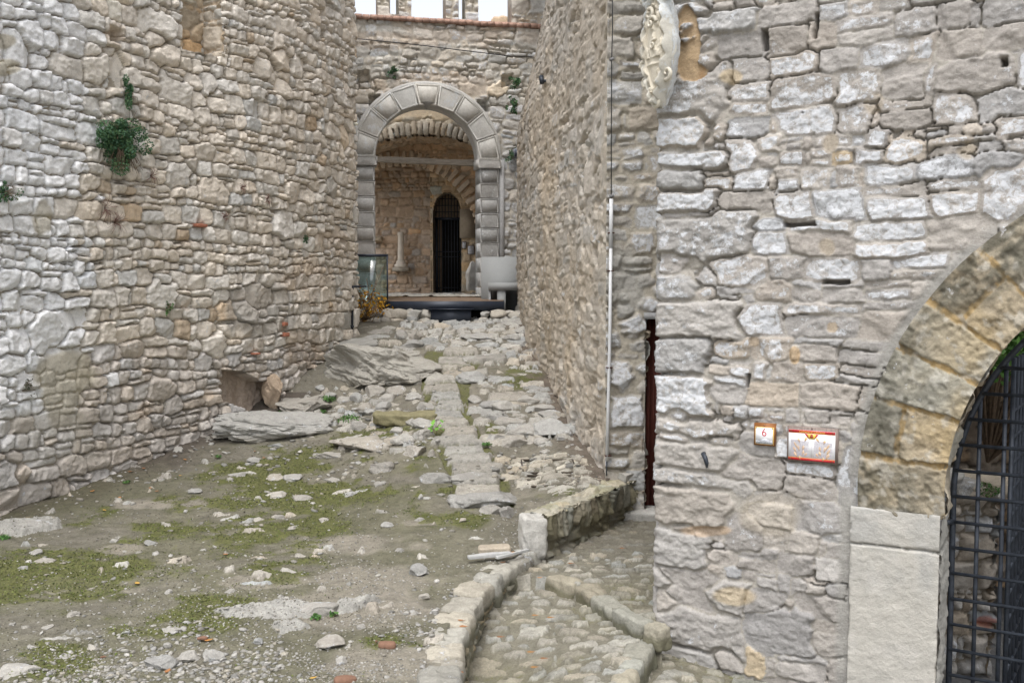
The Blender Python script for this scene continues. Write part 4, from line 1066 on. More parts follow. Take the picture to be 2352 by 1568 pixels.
for i in range(nv):
    a0_, a1_ = pi - pi * i / nv, pi - pi * (i + 1) / nv
    # each wedge gets a middle corner pair so that the arc reads round: two half wedges share one diamond when plain
    am = (a0_ + a1_) / 2
    def pc(r_, a): return (CU + r_ * math.cos(a), CZ + r_ * math.sin(a))
    ri = RPI; ro = RPI + .455
    q = [pc(ri, a0_), pc(ri, a1_), pc(ro, a1_), pc(ro, a0_)]
    col = pal((.52, .51, .48), rg, .08, .015)
    block('voussoir', q[::1], i % 2 == 1, col, rg.choice([.35, .5]), off=OFF + .004 * (i % 2))
    # curved inner and outer fillets close the chord gaps
zi = PO.hit(981, 364)[1]; imp_h = .19
for sgn in (-1, 1):
    uo, ui = CU + sgn * (RPI + .47), CU + sgn * (RPI - .05)
    lo, hi = min(uo, ui), max(uo, ui)
    block('impost', [(lo, zi - imp_h), (hi, zi - imp_h), (hi, zi), (lo, zi)], True, pal((.47, .46, .44), rg, .04, .01), .35, off=OFF + .05)
    uo, ui = CU + sgn * (RPI + .43), CU + sgn * RPI
    lo, hi = min(uo, ui), max(uo, ui); z = zi - imp_h; k = 0
    while z > 1.95:
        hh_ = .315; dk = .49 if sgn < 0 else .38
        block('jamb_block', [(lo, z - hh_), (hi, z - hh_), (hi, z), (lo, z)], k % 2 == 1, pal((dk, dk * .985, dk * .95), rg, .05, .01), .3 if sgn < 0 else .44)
        z -= hh_; k += 1
for sgn in (-1, 1):
    # plain moulded strip outside the jamb
    uu = CU + sgn * (RPI + .49)
    V, F = boxv((0, 0, 0), (.10, .3, zi - 1.7), math.atan2(PO.t[0][1], PO.t[0][0])); mesh_obj('moulding', V + PO.pt(uu, (zi + 1.7) / 2, -.08), F, M_PORTAL, parent=portal, attrs={'Col': np.full((8, 3), .36), 'Lich': np.full(8, .4)})
# smooth inner and outer bands of the ring
for nm, r0, r1, o0, o1 in (('soffit_band', RPI - .012, RPI + .05, OFF - .02, -.48), ('outer_band', RPI + .40, RPI + .49, OFF - .03, -.2)):
    A = np.linspace(0, pi, 49); V = []; F = []
    for a in A:
        for r_, o_ in ((r0, o1), (r0, o0), (r1, o0), (r1, o1)): V.append(PO.pt(CU + r_ * math.cos(a), CZ + r_ * math.sin(a), o_))
    for i in range(48):
        for j in range(4): F.append([i * 4 + j, i * 4 + (j + 1) % 4, i * 4 + 4 + (j + 1) % 4, i * 4 + 4 + j])
    mesh_obj(nm, np.array(V), np.array(F)[:, ::-1], M_PORTAL, parent=portal, attrs={'Col': np.full((len(V), 3), .48) * np.array([1, .985, .94]), 'Lich': np.full(len(V), .3)})
# keystone point under the crown
V = [PO.pt(CU - .12, CZ + RPI + .05, OFF + .02), PO.pt(CU + .12, CZ + RPI + .05, OFF + .02), PO.pt(CU, CZ + RPI - .07, OFF + .02), PO.pt(CU, CZ + RPI + .05, OFF + .10), PO.pt(CU - .12, CZ + RPI + .05, -.1), PO.pt(CU + .12, CZ + RPI + .05, -.1), PO.pt(CU, CZ + RPI - .07, -.1)]
mesh_obj('keystone_tip', np.array(V), np.array([[0, 2, 3], [2, 1, 3], [0, 4, 6], [0, 6, 2], [1, 2, 6], [1, 6, 5]]), M_PORTAL, parent=portal, attrs={'Col': np.full((7, 3), .40), 'Lich': np.full(7, .2)})
# ------------------------------------------------------------------ hall behind the portal
hall = empty('vaulted_hall', (-1.8, 24, 1.93), 'dim brown vaulted hall behind the portal with rough plastered arches', 'building')
ZF = 1.93
def planar(Y):            # frontal plane helper: px,py -> (x,z)
    return lambda px, py: at(px, py, Y)[[0, 2]]
def frontal(name, Y, x0, x1, z0, z1, step, seed, base, holef=None, lich=.1, post=None, **k):
    pl = Poly([(x0, Y), (x1, Y)]); us = spans((0, x1 - x0, step)); vs = spans((z0, z1, step))
    hh = HF(us, vs, seed, mortar=k.pop('mortar', tuple(c * .9 for c in base)), depth=k.pop('depth', .03), warp=(.05, .015))
    hh.layout(0, x1 - x0, z0, z1, ch=k.pop('ch', (.12, .26)), ar=(.9, 1.9), gap=.02, colf=lambda u, v, r: dict(col=pal(base, r, .12, .06), lich=lich, relief=r.uniform(0, .03)), kw=dict(r=.04, tilt=.15, proud=.03), **k); hh.paint()
    PP = pl.surf(us, vs)
    if post: post(hh, PP)
    mk = ~holef(PP[..., 0], PP[..., 2]) if holef else None
    return hh.build(name, PP, M_WALL, mask=mk, parent=hall, smooth=True)
def arc3(p, q, r):        # circle through three (x,z) points
    A = np.array([[2 * p[0], 2 * p[1], 1], [2 * q[0], 2 * q[1], 1], [2 * r[0], 2 * r[1], 1]]); b = np.array([p @ p, q @ q, r @ r])
    s = np.linalg.solve(A, b); return s[0], s[1], math.sqrt(s[2] + s[0] ** 2 + s[1] ** 2)
Y2 = 23.0; p2 = planar(Y2)
ax, az, ar_ = arc3(p2(863, 329), p2(972, 309), p2(1100, 337))
def hole2(x, z): return (np.hypot(x - ax, z - az) < ar_) | (z < az)
def post2(hh, PP):
    rr = np.hypot(PP[..., 0] - ax, PP[..., 2] - az)
    m = sm(-np.abs(rr - ar_ - .48 - .08 * fbm(hh.U * 2, hh.V * 2, 3)), -.17, -.06) * sm(-np.abs(PP[..., 0] - ax + .05), -1.0, -.6) * sm(fbm(hh.U * 3, hh.V * 4, 9, 4), -.35, -.1)
    hh.C = mixa(hh.C, m, (.72, .60, .44)); hh.H = hh.H * (1 - m)
frontal('front_arch', Y2, -3.9, .9, az - .2 + 0 * 1, az + ar_ + 1.9, .022, 171, (.50, .44, .35), hole2, post=post2)
# voussoirs of that arch
parts = []
for k, a in enumerate(np.linspace(-.98, .98, 38)):
    an = pi / 2 + a * .42 * (1.9 / ar_) * 1.15 if False else pi / 2 + a * math.asin(min(.99, 2.2 / ar_))
    r_ = ar_ + .14 + .02 * math.sin(k * 2.3)
    c = (ax + r_ * math.cos(an), Y2 + .15, az + r_ * math.sin(an))
    P_, F_ = rough_box((0, 0, 0), (.105, .5, .29), 0, k, .012, 8, 5, 7)
    ca, sa = math.cos(an - pi / 2), math.sin(an - pi / 2)
    P_ = np.c_[P_[:, 0] * ca - P_[:, 2] * sa, P_[:, 1], P_[:, 0] * sa + P_[:, 2] * ca] + np.array(c); parts.append((P_, F_))
rocky('arch_stones', parts, (.50, .44, .36), .1, parent=hall, seed=4)
# barrel vault behind it
Y3 = 24.4
vy = spans((Y2 + .05, 26.6, .05)); aa = np.linspace(pi / 2 + math.asin(min(.99, 2.25 / ar_)), pi / 2 - math.asin(min(.99, 2.25 / ar_)), 120)
A_, B_ = np.meshgrid(aa, vy, indexing='ij')
hh = HF(aa * ar_ * -1, vy, 172, mortar=(.38, .28, .19), depth=.02)
hh.layout(-aa[0] * ar_, -aa[-1] * ar_, Y2, 26.7, ch=(.2, .4), ar=(.3, .6), gap=.02, colf=lambda u, v, r: dict(col=pal((.42, .31, .21), r, .15, .05), lich=0, relief=.02), kw=dict(r=.03)); hh.paint()
rr = ar_ - .02 - hh.H
Q = np.stack([ax + rr * np.cos(A_), B_, az + rr * np.sin(A_)], -1)
grid_obj('vault', Q, M_WALL, attrs={'Col': hh.C, 'Lich': hh.L}, parent=hall, smooth=True)
p3 = planar(Y3)
bx_, bz_, br_ = arc3(p3(850, 392), p3(925, 378), p3(1075, 450))
ex, ez = p3(928, 560); ea = p3(1100, 600)[0] - ex; eb = p3(928, 379)[1] - ez
def hole3(x, z): return (((x - ex) / ea) ** 2 + ((z - ez) / eb) ** 2 < 1) | ((z < ez) & (np.abs(x - ex) < ea))
def post3(hh, PP):
    hh.H *= .6
frontal('inner_arch', Y3, -3.9, .9, ZF - .1, ez + eb + 1.2, .025, 173, (.58, .42, .28), hole3, post=post3)
parts = []
for k, a in enumerate(np.linspace(.10, 2.2, 24)):
    c = (ex + (ea + .16) * math.cos(a), Y3 - .02, ez + (eb + .16) * math.sin(a)); nx_, nz_ = math.cos(a) / ea, math.sin(a) / eb; an = math.atan2(nz_, nx_)
    P_, F_ = rough_box((0, 0, 0), (.36, .12, .105), 0, k + 50, .015, 7, 6, 6); ca, sa = math.cos(an), math.sin(an)
    P_ = np.c_[P_[:, 0] * ca - P_[:, 2] * sa, P_[:, 1], P_[:, 0] * sa + P_[:, 2] * ca] + np.array(c); parts.append((P_, F_))
rocky('arch_stones', parts, (.58, .46, .34), .1, parent=hall, seed=5, v=.15)
frontal('back_wall', 26.2, -4.2, at(995, 500, 26.2)[0], ZF - .1, 5.9, .025, 174, (.54, .42, .32), lich=.05, mortar=(.46, .36, .27))
Y5 = 25.5; p5 = planar(Y5)
dx0, dx1, dzt = p5(996, 600)[0], p5(1058, 600)[0], p5(1030, 443)[1]; dcx = (dx0 + dx1) / 2; dr = (dx1 - dx0) / 2; dzs = dzt - dr * 1.55
def holed(x, z): return ((np.abs(x - dcx) < dr) & (z < dzs)) | (((x - dcx) / dr) ** 2 + ((z - dzs) / (dzt - dzs)) ** 2 < 1)
frontal('door_wall', Y5, p5(988, 500)[0], p5(1135, 500)[0], ZF - .1, 5.9, .022, 175, (.62, .49, .34), holed, lich=.1, mortar=(.60, .47, .32), depth=.015)
V, F = boxv((p5(988, 500)[0] + .02, Y5 + .35, 3.9), (.04, .7, 4.2)); mesh_obj('pier_side', V, F, M_WALL, parent=hall, attrs={'Col': np.tile((.42, .33, .23), (8, 1)), 'Lich': np.zeros(8)})
# door reveal
V = []; F = []; pts = [(dcx - dr, ZF - .1), (dcx - dr, dzs)] + [(dcx + dr * math.cos(a), dzs + (dzt - dzs) * math.sin(a)) for a in np.linspace(pi, 0, 17)] + [(dcx + dr, dzs), (dcx + dr, ZF - .1)]
for x, z in pts: V += [(x, Y5 - .0, z), (x, Y5 + .55, z)]
for i in range(len(pts) - 1): F.append([2 * i, 2 * i + 1, 2 * i + 3, 2 * i + 2])
mesh_obj('door_reveal', np.array(V), np.array(F), M_WALL, parent=hall, attrs={'Col': np.tile((.34, .29, .22), (len(V), 1)), 'Lich': np.zeros(len(V))})
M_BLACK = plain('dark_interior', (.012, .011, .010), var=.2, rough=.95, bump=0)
V, F = boxv((dcx, Y5 + 1.4, ZF + 1.2), (2 * dr + .1, .05, 2.9)); mesh_obj('dark_room', V, F, M_BLACK, parent=hall)  # near-black colour stands for the darkness of the unlit room
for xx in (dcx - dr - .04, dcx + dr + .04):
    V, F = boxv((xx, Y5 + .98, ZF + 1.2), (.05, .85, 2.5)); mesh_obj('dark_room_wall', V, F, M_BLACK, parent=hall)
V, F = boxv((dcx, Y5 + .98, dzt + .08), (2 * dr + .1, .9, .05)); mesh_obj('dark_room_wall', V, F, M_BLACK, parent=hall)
# side walls, floor, outer covers keep the hall dim
CB = {'Col': np.tile((.50, .38, .27), (8, 1)), 'Lich': np.zeros(8)}
V, F = boxv((.85, 24.6, 4.2), (.3, 4.0, 5.2)); mesh_obj('side_wall', V, F, M_WALL, parent=hall, attrs=CB)
V, F = boxv((-1.6, 26.5, 4.2), (5.6, .3, 5.2)); mesh_obj('rear_wall', V, F, M_WALL, parent=hall, attrs=CB)
V, F = boxv((-1.6, 24.9, 7.2), (5.6, 3.6, .3)); mesh_obj('roof_slab', V, F, M_WALL, parent=hall, attrs=CB)
us = spans((-4.2, 1.0, .04)); vs = spans((20.9, 26.5, .04)); h = HF(us, vs, 181, mortar=(.36, .34, .30), depth=.004)
h.layout(-4.2, 1, 20.8, 26.6, ch=(.2, .35), ar=(1, 2), gap=.02, colf=path_col(.01, .02, (.38, .36, .32)), kw=dict(r=.02)); h.paint()
grid_obj('hall_floor', np.stack([h.U, h.V, ZF + h.H], -1), M_GROUND, attrs={'Col': h.C, 'Lich': h.L * .3}, origin=np.array([-1.6, 24, ZF]), smooth=True, kind='structure')
# weathered tie beam across the portal
M_BEAM = plain('grey_timber', (.42, .37, .31), scale=9, stretch=(.6, 8, 8), var=.25, bump=.5)
a = at(855, 366, 22.1); b = at(1106, 376, 22.1); c = (a + b) / 2
P_, F_ = rough_box((0, 0, 0), (b[0] - a[0], .16, .125), 0, 9, .008, 12, 24, 3); sl = math.atan2(b[2] - a[2], b[0] - a[0])
P_ = np.c_[P_[:, 0] * math.cos(sl) - P_[:, 2] * math.sin(sl), P_[:, 1], P_[:, 0] * math.sin(sl) + P_[:, 2] * math.cos(sl)] + c
o = mesh_obj('tie_beam', P_, F_, M_BEAM, smooth=True); tag(o, 'old grey timber beam spanning the portal at the springing of its arch', 'beam')
# column, ledge stone, plaques, notices, leaning slab
M_MARBLE = plain('pale_marble', (.72, .64, .54), scale=7, var=.12, rough=.6, bump=.1)
def lathe(c, prof, n=20):
    V = []; F = []
    for r_, z in prof:
        for i in range(n): a = 2 * pi * i / n; V.append((c[0] + r_ * math.cos(a), c[1] + r_ * math.sin(a), c[2] + z))
    for k in range(len(prof) - 1):
        for i in range(n): F.append([k * n + i, k * n + (i + 1) % n, k * n + n + (i + 1) % n, k * n + n + i])
    return np.array(V), np.array(F)
Yc = 25.9; cb = at(921, 614, Yc); ct = at(921, 533, Yc); hc = ct[2] - cb[2]
col = empty('stone_column', tuple(cb), 'slender pale stone column with a moulded base against the brown hall wall', 'column')
V, F = lathe(cb, [(.0, .0), (.17, .0), (.17, .07), (.13, .09), (.13, .13), (.10, .18)]); mesh_obj('base', V, F, M_MARBLE, parent=col, smooth=True)
V, F = lathe(cb, [(.088, .17), (.085, .3), (.08, hc * .6), (.076, hc - .08), (.085, hc - .07), (.085, hc - .04), (.078, hc - .03), (.085, hc), (0, hc)]); mesh_obj('shaft', V, F, M_MARBLE, parent=col, smooth=True)
V, F = boxv((cb[0], Yc + .1, cb[2] - .05), (.42, .5, .1)); mesh_obj('bracket', V, F, M_WALL, parent=col, attrs={'Col': np.tile((.42, .37, .30), (8, 1)), 'Lich': np.full(8, .2)})
c = at(864, 549, 26.0)
o = rocky('ledge_stone', [rough_box(c, (.32, .4, .12), 0, 3, .02)], (.46, .38, .28), .1); tag(o, 'small flat stone projecting from the hall wall left of the column', 'stone')
c = (at(1090 - 21, 512, Y5 - .08) + at(1090 - 21 + 0, 512, Y5 - .08)) / 2; c = at(1066 + 10, 514, Y5 - .07)
V, F = boxv(c, (.44, .10, .72)); v2, f2 = boxv(c - np.array([0, .055, 0]), (.36, .02, .62))
o = mesh_obj('stone_tablet', *merge([(V, F), (v2, f2)]), plain('tablet_stone', (.40, .33, .25), scale=14, var=.1)); tag(o, 'plain tan stone tablet on the hall wall above the white notices', 'tablet')
M_PAPER = plain('white_notice', (.72, .72, .74), var=.02, bump=0, rough=.5); M_INK = plain('grey_ink', (.22, .22, .25), var=.02, bump=0)
M_WOODP = plain('plaque_wood', (.12, .085, .07), var=.15)
def notice(px0, py0, px1, py1, Y, label, lines):
    a = at(px0, py0, Y); b = at(px1, py1, Y); c = (a + b) / 2; w, hgt = b[0] - a[0], a[2] - b[2]
    e = empty('notice', tuple(c - np.array([0, -.03, hgt / 2])), label, 'sign')
    V, F = boxv(c + np.array([0, .012, 0]), (w + .03, .02, hgt + .03)); mesh_obj('backing', V, F, M_WOODP, parent=e)
    V, F = boxv(c - np.array([0, .004, 0]), (w, .012, hgt)); mesh_obj('sheet', V, F, M_PAPER, parent=e)
    parts = [boxv((c[0], c[1] - .0115, a[2] - hgt * (.2 + .7 * i / lines)), (w * .7, .003, hgt * .022)) for i in range(lines)]
    parts.append(boxv((c[0], c[1] - .0115, a[2] - hgt * .1), (w * .1, .003, hgt * .08)))
    V, F = merge(parts); mesh_obj('print', V, F, M_INK, parent=e)
notice(1062, 556, 1070, 570, Y5 - .06, 'small white notice beside the dark doorway in the hall', 3)
notice(1075, 565, 1089, 583, Y5 - .06, 'larger white information notice with grey text in the hall, under the stone tablet', 9)
sl_c = at(1085, 655, 22.2)
P_, F_ = rough_box((0, 0, 0), (.5, .14, .86), .9, 12, .03, 5, 12, 3, pitch=.12)
P_[:, 0] *= 1 - .6 * np.clip(P_[:, 2] / .43, 0, 1); P_ = P_ * [.7, 1, .8]; o = rocky('leaning_slab', [(P_ + np.array([sl_c[0], 22.3, ZF + .42]), F_)], (.40, .385, .36), .3); tag(o, 'grey broken stone slab leaning upright inside the portal by its right jamb', 'stone slab')
# iron door of the hall
idoor = empty('iron_grille_gate', (dcx, Y5 + .38, ZF), 'tall dark iron door with an arched grille above, closing the hall doorway', 'gate')
yk = Y5 + .38; dl = dcx - dr + .01
ztr = p5(1030, 502)[1] + .02
for i in range(9):
    x = dl + .03 + (2 * dr - .06) * i / 8; zt_ = dzs + (dzt - dzs) * math.sqrt(max(0, 1 - ((x - dcx) / dr) ** 2))
    V, F = tube([(x, yk, ZF), (x, yk, zt_)], .010, 6); mesh_obj('upright_bar', V, F, M_IRON, parent=idoor)
for z in list(np.arange(ztr, dzt - .1, .17)) + [ZF + .05, ZF + .15, ZF + .95, ZF + 1.08]:
    V, F = tube([(dl, yk, z), (dcx + dr - .01, yk, z)], .011, 6); mesh_obj('cross_bar', V, F, M_IRON, parent=idoor)
V, F = boxv((dcx, yk, ztr), (2 * dr, .05, .06)); mesh_obj('transom', V, F, M_IRON, parent=idoor)
V, F = boxv((dcx + .07, yk + .05, (ZF + ztr) / 2), (2 * dr - .25, .02, ztr - ZF - .05)); mesh_obj('panel', V, F, M_BLACK, parent=idoor)
V, F = boxv((dl + .05, yk - .06, (ZF + ztr) / 2), (.05, .10, ztr - ZF)); mesh_obj('frame_post', V, F, M_IRON, parent=idoor)

# ------------------------------------------------------------------ deck, step, glass, bench
M_BLUE = plain('blue_black_steel', (.040, .050, .072), rough=.45, var=.12, scale=5, metal=.2, bump=.03, spec=.5)
M_PLANK = plain('weathered_decking', (.30, .215, .15), scale=6, stretch=(.6, 12, 1), var=.22, bump=.3)
DY = 17.0; dk0, dk1 = at(868, 690, DY), at(1157, 692, DY); zd = dk0[2]; thk = .155
deck = empty('timber_deck', ((dk0[0] + dk1[0]) / 2, DY, zd - thk), 'timber deck with a dark blue steel front edge before the portal', 'deck')
V, F = boxv(((dk0[0] + dk1[0]) / 2, DY + .01, zd - thk / 2 - .012), (dk1[0] - dk0[0], .03, thk)); mesh_obj('front_fascia', V, F, M_BLUE, parent=deck)
for xx in (dk0[0] + .015, dk1[0] - .015):
    V, F = boxv((xx, DY + 2, zd - thk / 2 - .012), (.03, 3.9, thk)); mesh_obj('side_fascia', V, F, M_BLUE, parent=deck)
parts = [boxv(((dk0[0] + dk1[0]) / 2, DY + .07 + .145 * i, zd - .012), (dk1[0] - dk0[0] - .01, .137, .024)) for i in range(28)]
V, F = merge(parts); mesh_obj('planking', V, F, M_PLANK, parent=deck)
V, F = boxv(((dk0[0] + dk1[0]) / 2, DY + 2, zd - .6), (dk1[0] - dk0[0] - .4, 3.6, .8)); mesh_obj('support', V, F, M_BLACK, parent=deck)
s0_, s1_ = at(989, 711, 16.75), at(1081, 731, 16.75)
stp = empty('steel_step', ((s0_[0] + s1_[0]) / 2, 16.75, s1_[2]), 'dark blue steel box step below the middle of the deck edge', 'step')
V, F = boxv(((s0_[0] + s1_[0]) / 2, 16.88, (s0_[2] + s1_[2]) / 2 - .04), (s1_[0] - s0_[0], .24, s0_[2] - s1_[2] + .08)); mesh_obj('box', V, F, M_BLUE, parent=stp)
V, F = boxv(((s0_[0] + s1_[0]) / 2, 16.86, s0_[2] + .008), (s1_[0] - s0_[0] + .1, .30, .012)); mesh_obj('tread', V, F, M_BLUE, parent=stp)
# glass balustrade
m, nt, b = new_mat('tinted_glass')
b.inputs['Base Color'].default_value = (.62, .78, .78, 1); b.inputs['Roughness'].default_value = .03; b.inputs['Transmission Weight'].default_value = 1.0; b.inputs['IOR'].default_value = 1.0
gl = nt.nodes.new('ShaderNodeBsdfGlossy'); gl.inputs['Roughness'].default_value = .04
tr = nt.nodes.new('ShaderNodeBsdfTransparent'); tr.inputs['Color'].default_value = (.74, .87, .87, 1)
mx = nt.nodes.new('ShaderNodeMixShader'); mx.inputs[0].default_value = .13
nt.links.new(tr.outputs[0], mx.inputs[1]); nt.links.new(gl.outputs[0], mx.inputs[2]); nt.links.new(mx.outputs[0], nt.nodes['Material Output'].inputs['Surface']); M_GLASS = m
ga, gb = at(806, 588, 16.95), at(889, 703, 16.95)
bal = empty('glass_balustrade', (gb[0], 16.95, gb[2]), 'greenish glass balustrade with a dark handrail at the left end of the deck', 'balustrade')
V, F = boxv(((ga[0] + gb[0]) / 2, 16.95, (ga[2] + gb[2]) / 2), (gb[0] - ga[0], .016, ga[2] - gb[2])); mesh_obj('glass_pane', V, F, M_GLASS, parent=bal)
V, F = tube([(ga[0] - .1, 16.95, ga[2] + .01), (gb[0] + .02, 16.95, ga[2] + .01)], .024); mesh_obj('handrail', V, F, M_BLUE, parent=bal)
V, F = tube([(gb[0] + .012, 16.93, ga[2]), (gb[0] + .012, 16.93, gb[2] - .05)], .014); mesh_obj('post', V, F, M_BLUE, parent=bal)
# thin dark post at the end of the left wall
tp, tb = at(810, 658, 15.45), at(809, 762, 15.45)
post = empty('iron_post', tuple(tb), 'thin black iron post standing at the far end of the left wall', 'post')
V, F = tube([tb, tp], .018); mesh_obj('shaft', V, F, M_IRON, parent=post)
V, F = tube([tp, tp + np.array([.16, .3, .0])], .016); mesh_obj('arm', V, F, M_IRON, parent=post)
for f_ in (.12, .55):
    c = tb + (tp - tb) * f_; V, F = boxv(c, (.05, .05, .03)); mesh_obj('collar', V, F, M_IRON, parent=post)
# concrete block and bench
M_CONC = masonry('smooth_concrete', var=.12, bump=.02, fine=.6, lscale=3, lich=(.50, .53, .30))
CC = {'Col': np.full((8, 3), .36) * np.array([.97, 1.0, 1.0]), 'Lich': np.full(8, .1)}
Yb = 18.6; a_, b_ = at(1105, 590, Yb), at(1190, 655, Yb)
bench = empty('concrete_bench', (a_[0], Yb - .6, 1.6), 'smooth pale concrete bench with a tall back block beside the right portal jamb', 'bench')
V, F = boxv(((a_[0] + b_[0]) / 2, Yb + .12, (a_[2] + 1.5) / 2), (b_[0] - a_[0], .22, a_[2] - 1.5)); mesh_obj('back_block', V, F, M_CONC, parent=bench, attrs=CC)
Ys = 17.7; c0, c1, c2_ = at(1122, 650, Ys), at(1190, 660, Ys), at(1122, 672, Ys)
V, F = boxv(((c0[0] + c1[0]) / 2, Ys + .42, c0[2] - .06), (c1[0] - c0[0], .88, .13)); mesh_obj('seat_slab', V, F, M_CONC, parent=bench, attrs={'Col': CC['Col'], 'Lich': np.full(8, .42)})
for pxa, pxb, dpt_ in ((1122, 1127, .85), (1142, 1161, .8)):
    q0, q1 = at(pxa, 660, Ys), at(pxb, 660, Ys); V, F = boxv(((q0[0] + q1[0]) / 2, Ys + dpt_ / 2 + .01, (c0[2] - .12 + 1.55) / 2), (q1[0] - q0[0], dpt_, c0[2] - .12 - 1.55)); mesh_obj('leg', V, F, M_CONC, parent=bench, attrs=CC)
V, F = boxv((at(1180, 680, Ys)[0], Ys + .3, 1.52), (.5, .8, .08)); mesh_obj('base_slab', V, F, M_CONC, parent=bench, attrs=CC)
# rubble footing under the deck
foot = empty('rubble_footing', (-1.5, 16.7, 1.5), 'rough low rubble footing under the deck edge, either side of the steel step', 'footing')
parts, parts_r = [], []; rg = np.random.default_rng(44)
x = at(812, 720, 16.8)[0]
while x < .2:
    px = proj(np.array([x, 16.8, 1.7]))[0]
    if not (985 < px < 1084):
        lv = 2 if px < 1000 else 2
        for r_ in range(lv):
            w = rg.uniform(.14, .30); hh_ = rg.uniform(.09, .15)
            P_, F_ = rock_mesh((w * 1.15, .26, hh_ * 1.3), rg.integers(1e6), 2); (parts if px < 1000 else parts_r).append((P_ + np.array([x + w / 2, 16.84 + .05 * r_ + rg.normal(0, .02), 1.55 + r_ * .115]), F_))
    x += rg.uniform(.13, .2)
rocky('stones', parts, (.42, .40, .36), .3, parent=foot, seed=6); rocky('stones', parts_r, (.42, .40, .36), .3, parent=foot, seed=7)
V, F = boxv((-1.45, 17.2, 1.3), (3.4, .5, .6)); mesh_obj('core', V, F, M_GROUND, parent=foot, attrs={'Col': np.full((8, 3), .15), 'Lich': np.zeros(8)})
# ------------------------------------------------------------------ bedrock, boulders and loose rocks
def gz(x, y):
    i = np.clip(np.searchsorted(US_G, x), 1, len(US_G) - 1); j = np.clip(np.searchsorted(VS_G, y), 1, len(VS_G) - 1)
    return Z0[i, j] + GH.H[i, j]
def rock_at(px, py, wp, hp, seed, label, name='rock', cat='rock', dep=.8, base=(.37, .355, .325), lich=.38, group=None, n=3, cuts=9, sink=.36, yaw=None, amp=.1, moss=0.0):
    p = ghit(px, py); Y = p[1]; w = wp * Y / FPX; hgt = hp * Y / FPX * 1.05; d_ = w * dep
    P_, F_ = rock_mesh((w * 1.12, d_, hgt * 1.35), seed, n, cuts, amp)
    rg = np.random.default_rng(seed); yw = rg.uniform(-.3, .3) if yaw is None else yaw
    P_ = np.c_[P_[:, 0] * math.cos(yw) - P_[:, 1] * math.sin(yw), P_[:, 0] * math.sin(yw) + P_[:, 1] * math.cos(yw), P_[:, 2]]
    c = np.array([p[0], p[1] + d_ * .32, p[2] + hgt * (.5 - sink)])
    col = np.tile(pal(base, rg, .08, .02), (len(P_), 1)); nz = noise3(P_ + c, 2.5, 401, 3)
    if moss: m = (sm(P_[:, 2] / hgt + nz * .5, -.1, .5) * moss)[:, None]; col = col * (1 - m) + np.array((.20, .20, .09)) * m
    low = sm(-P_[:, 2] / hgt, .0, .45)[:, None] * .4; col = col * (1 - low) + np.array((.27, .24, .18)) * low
    o = mesh_obj(name, P_ + c, F_, M_ROCK, attrs={'Col': col, 'Lich': np.full(len(P_), lich)}, smooth=(n > 3), origin=np.array([p[0], p[1], p[2]]))
    return tag(o, label, cat, group)
rock_at(855, 884, 235, 86, 1, 'largest grey boulder outcrop at the foot of the left wall, beside the slab steps', 'boulder', 'boulder', .8, (.345, .335, .305), .36, n=6, cuts=22, sink=.22, amp=.24, yaw=.1)
rock_at(800, 806, 130, 32, 2, 'sloping grey bedrock lump just above the big boulder by the left wall', 'boulder', 'boulder', 1.4, (.35, .34, .31), .38, n=5, cuts=12, amp=.22)
rock_at(628, 1006, 225, 52, 14, 'long low ledge of bedrock along the foot of the left wall below the niche', 'bedrock_ledge', 'rock', .5, (.36, .345, .315), .4, n=6, cuts=8, sink=.1, yaw=.40, amp=.26)
rock_at(690, 953, 130, 50, 4, 'rounded bedrock hump between the wall niche and the rocky slope', 'boulder', 'boulder', .9, (.35, .34, .315), .35, n=5, cuts=14, amp=.24, sink=.3)
rock_at(624, 940, 44, 62, 5, 'upright orange-stained stone at the right end of the wall niche', 'rock', 'rock', 1.0, (.44, .335, .24), .2, n=5, sink=.1, yaw=0, amp=.2)
p = ghit(928, 975); q0, q1 = ghit(858, 975), ghit(1000, 975)
o = rocky('mossy_slab', [rough_box((p[0], p[1] + .15, p[2] + .05), (q1[0] - q0[0], .34, .17), .03, 3, .02, 6, 22, 3)], (.23, .215, .13), .12, seed=1)
tag(o, 'long mossy brown slab lying across the ramp left of the slab steps', 'stone slab')
K = .3662
def c5(x, y): return 516.8 + x * K, 689 + y * K
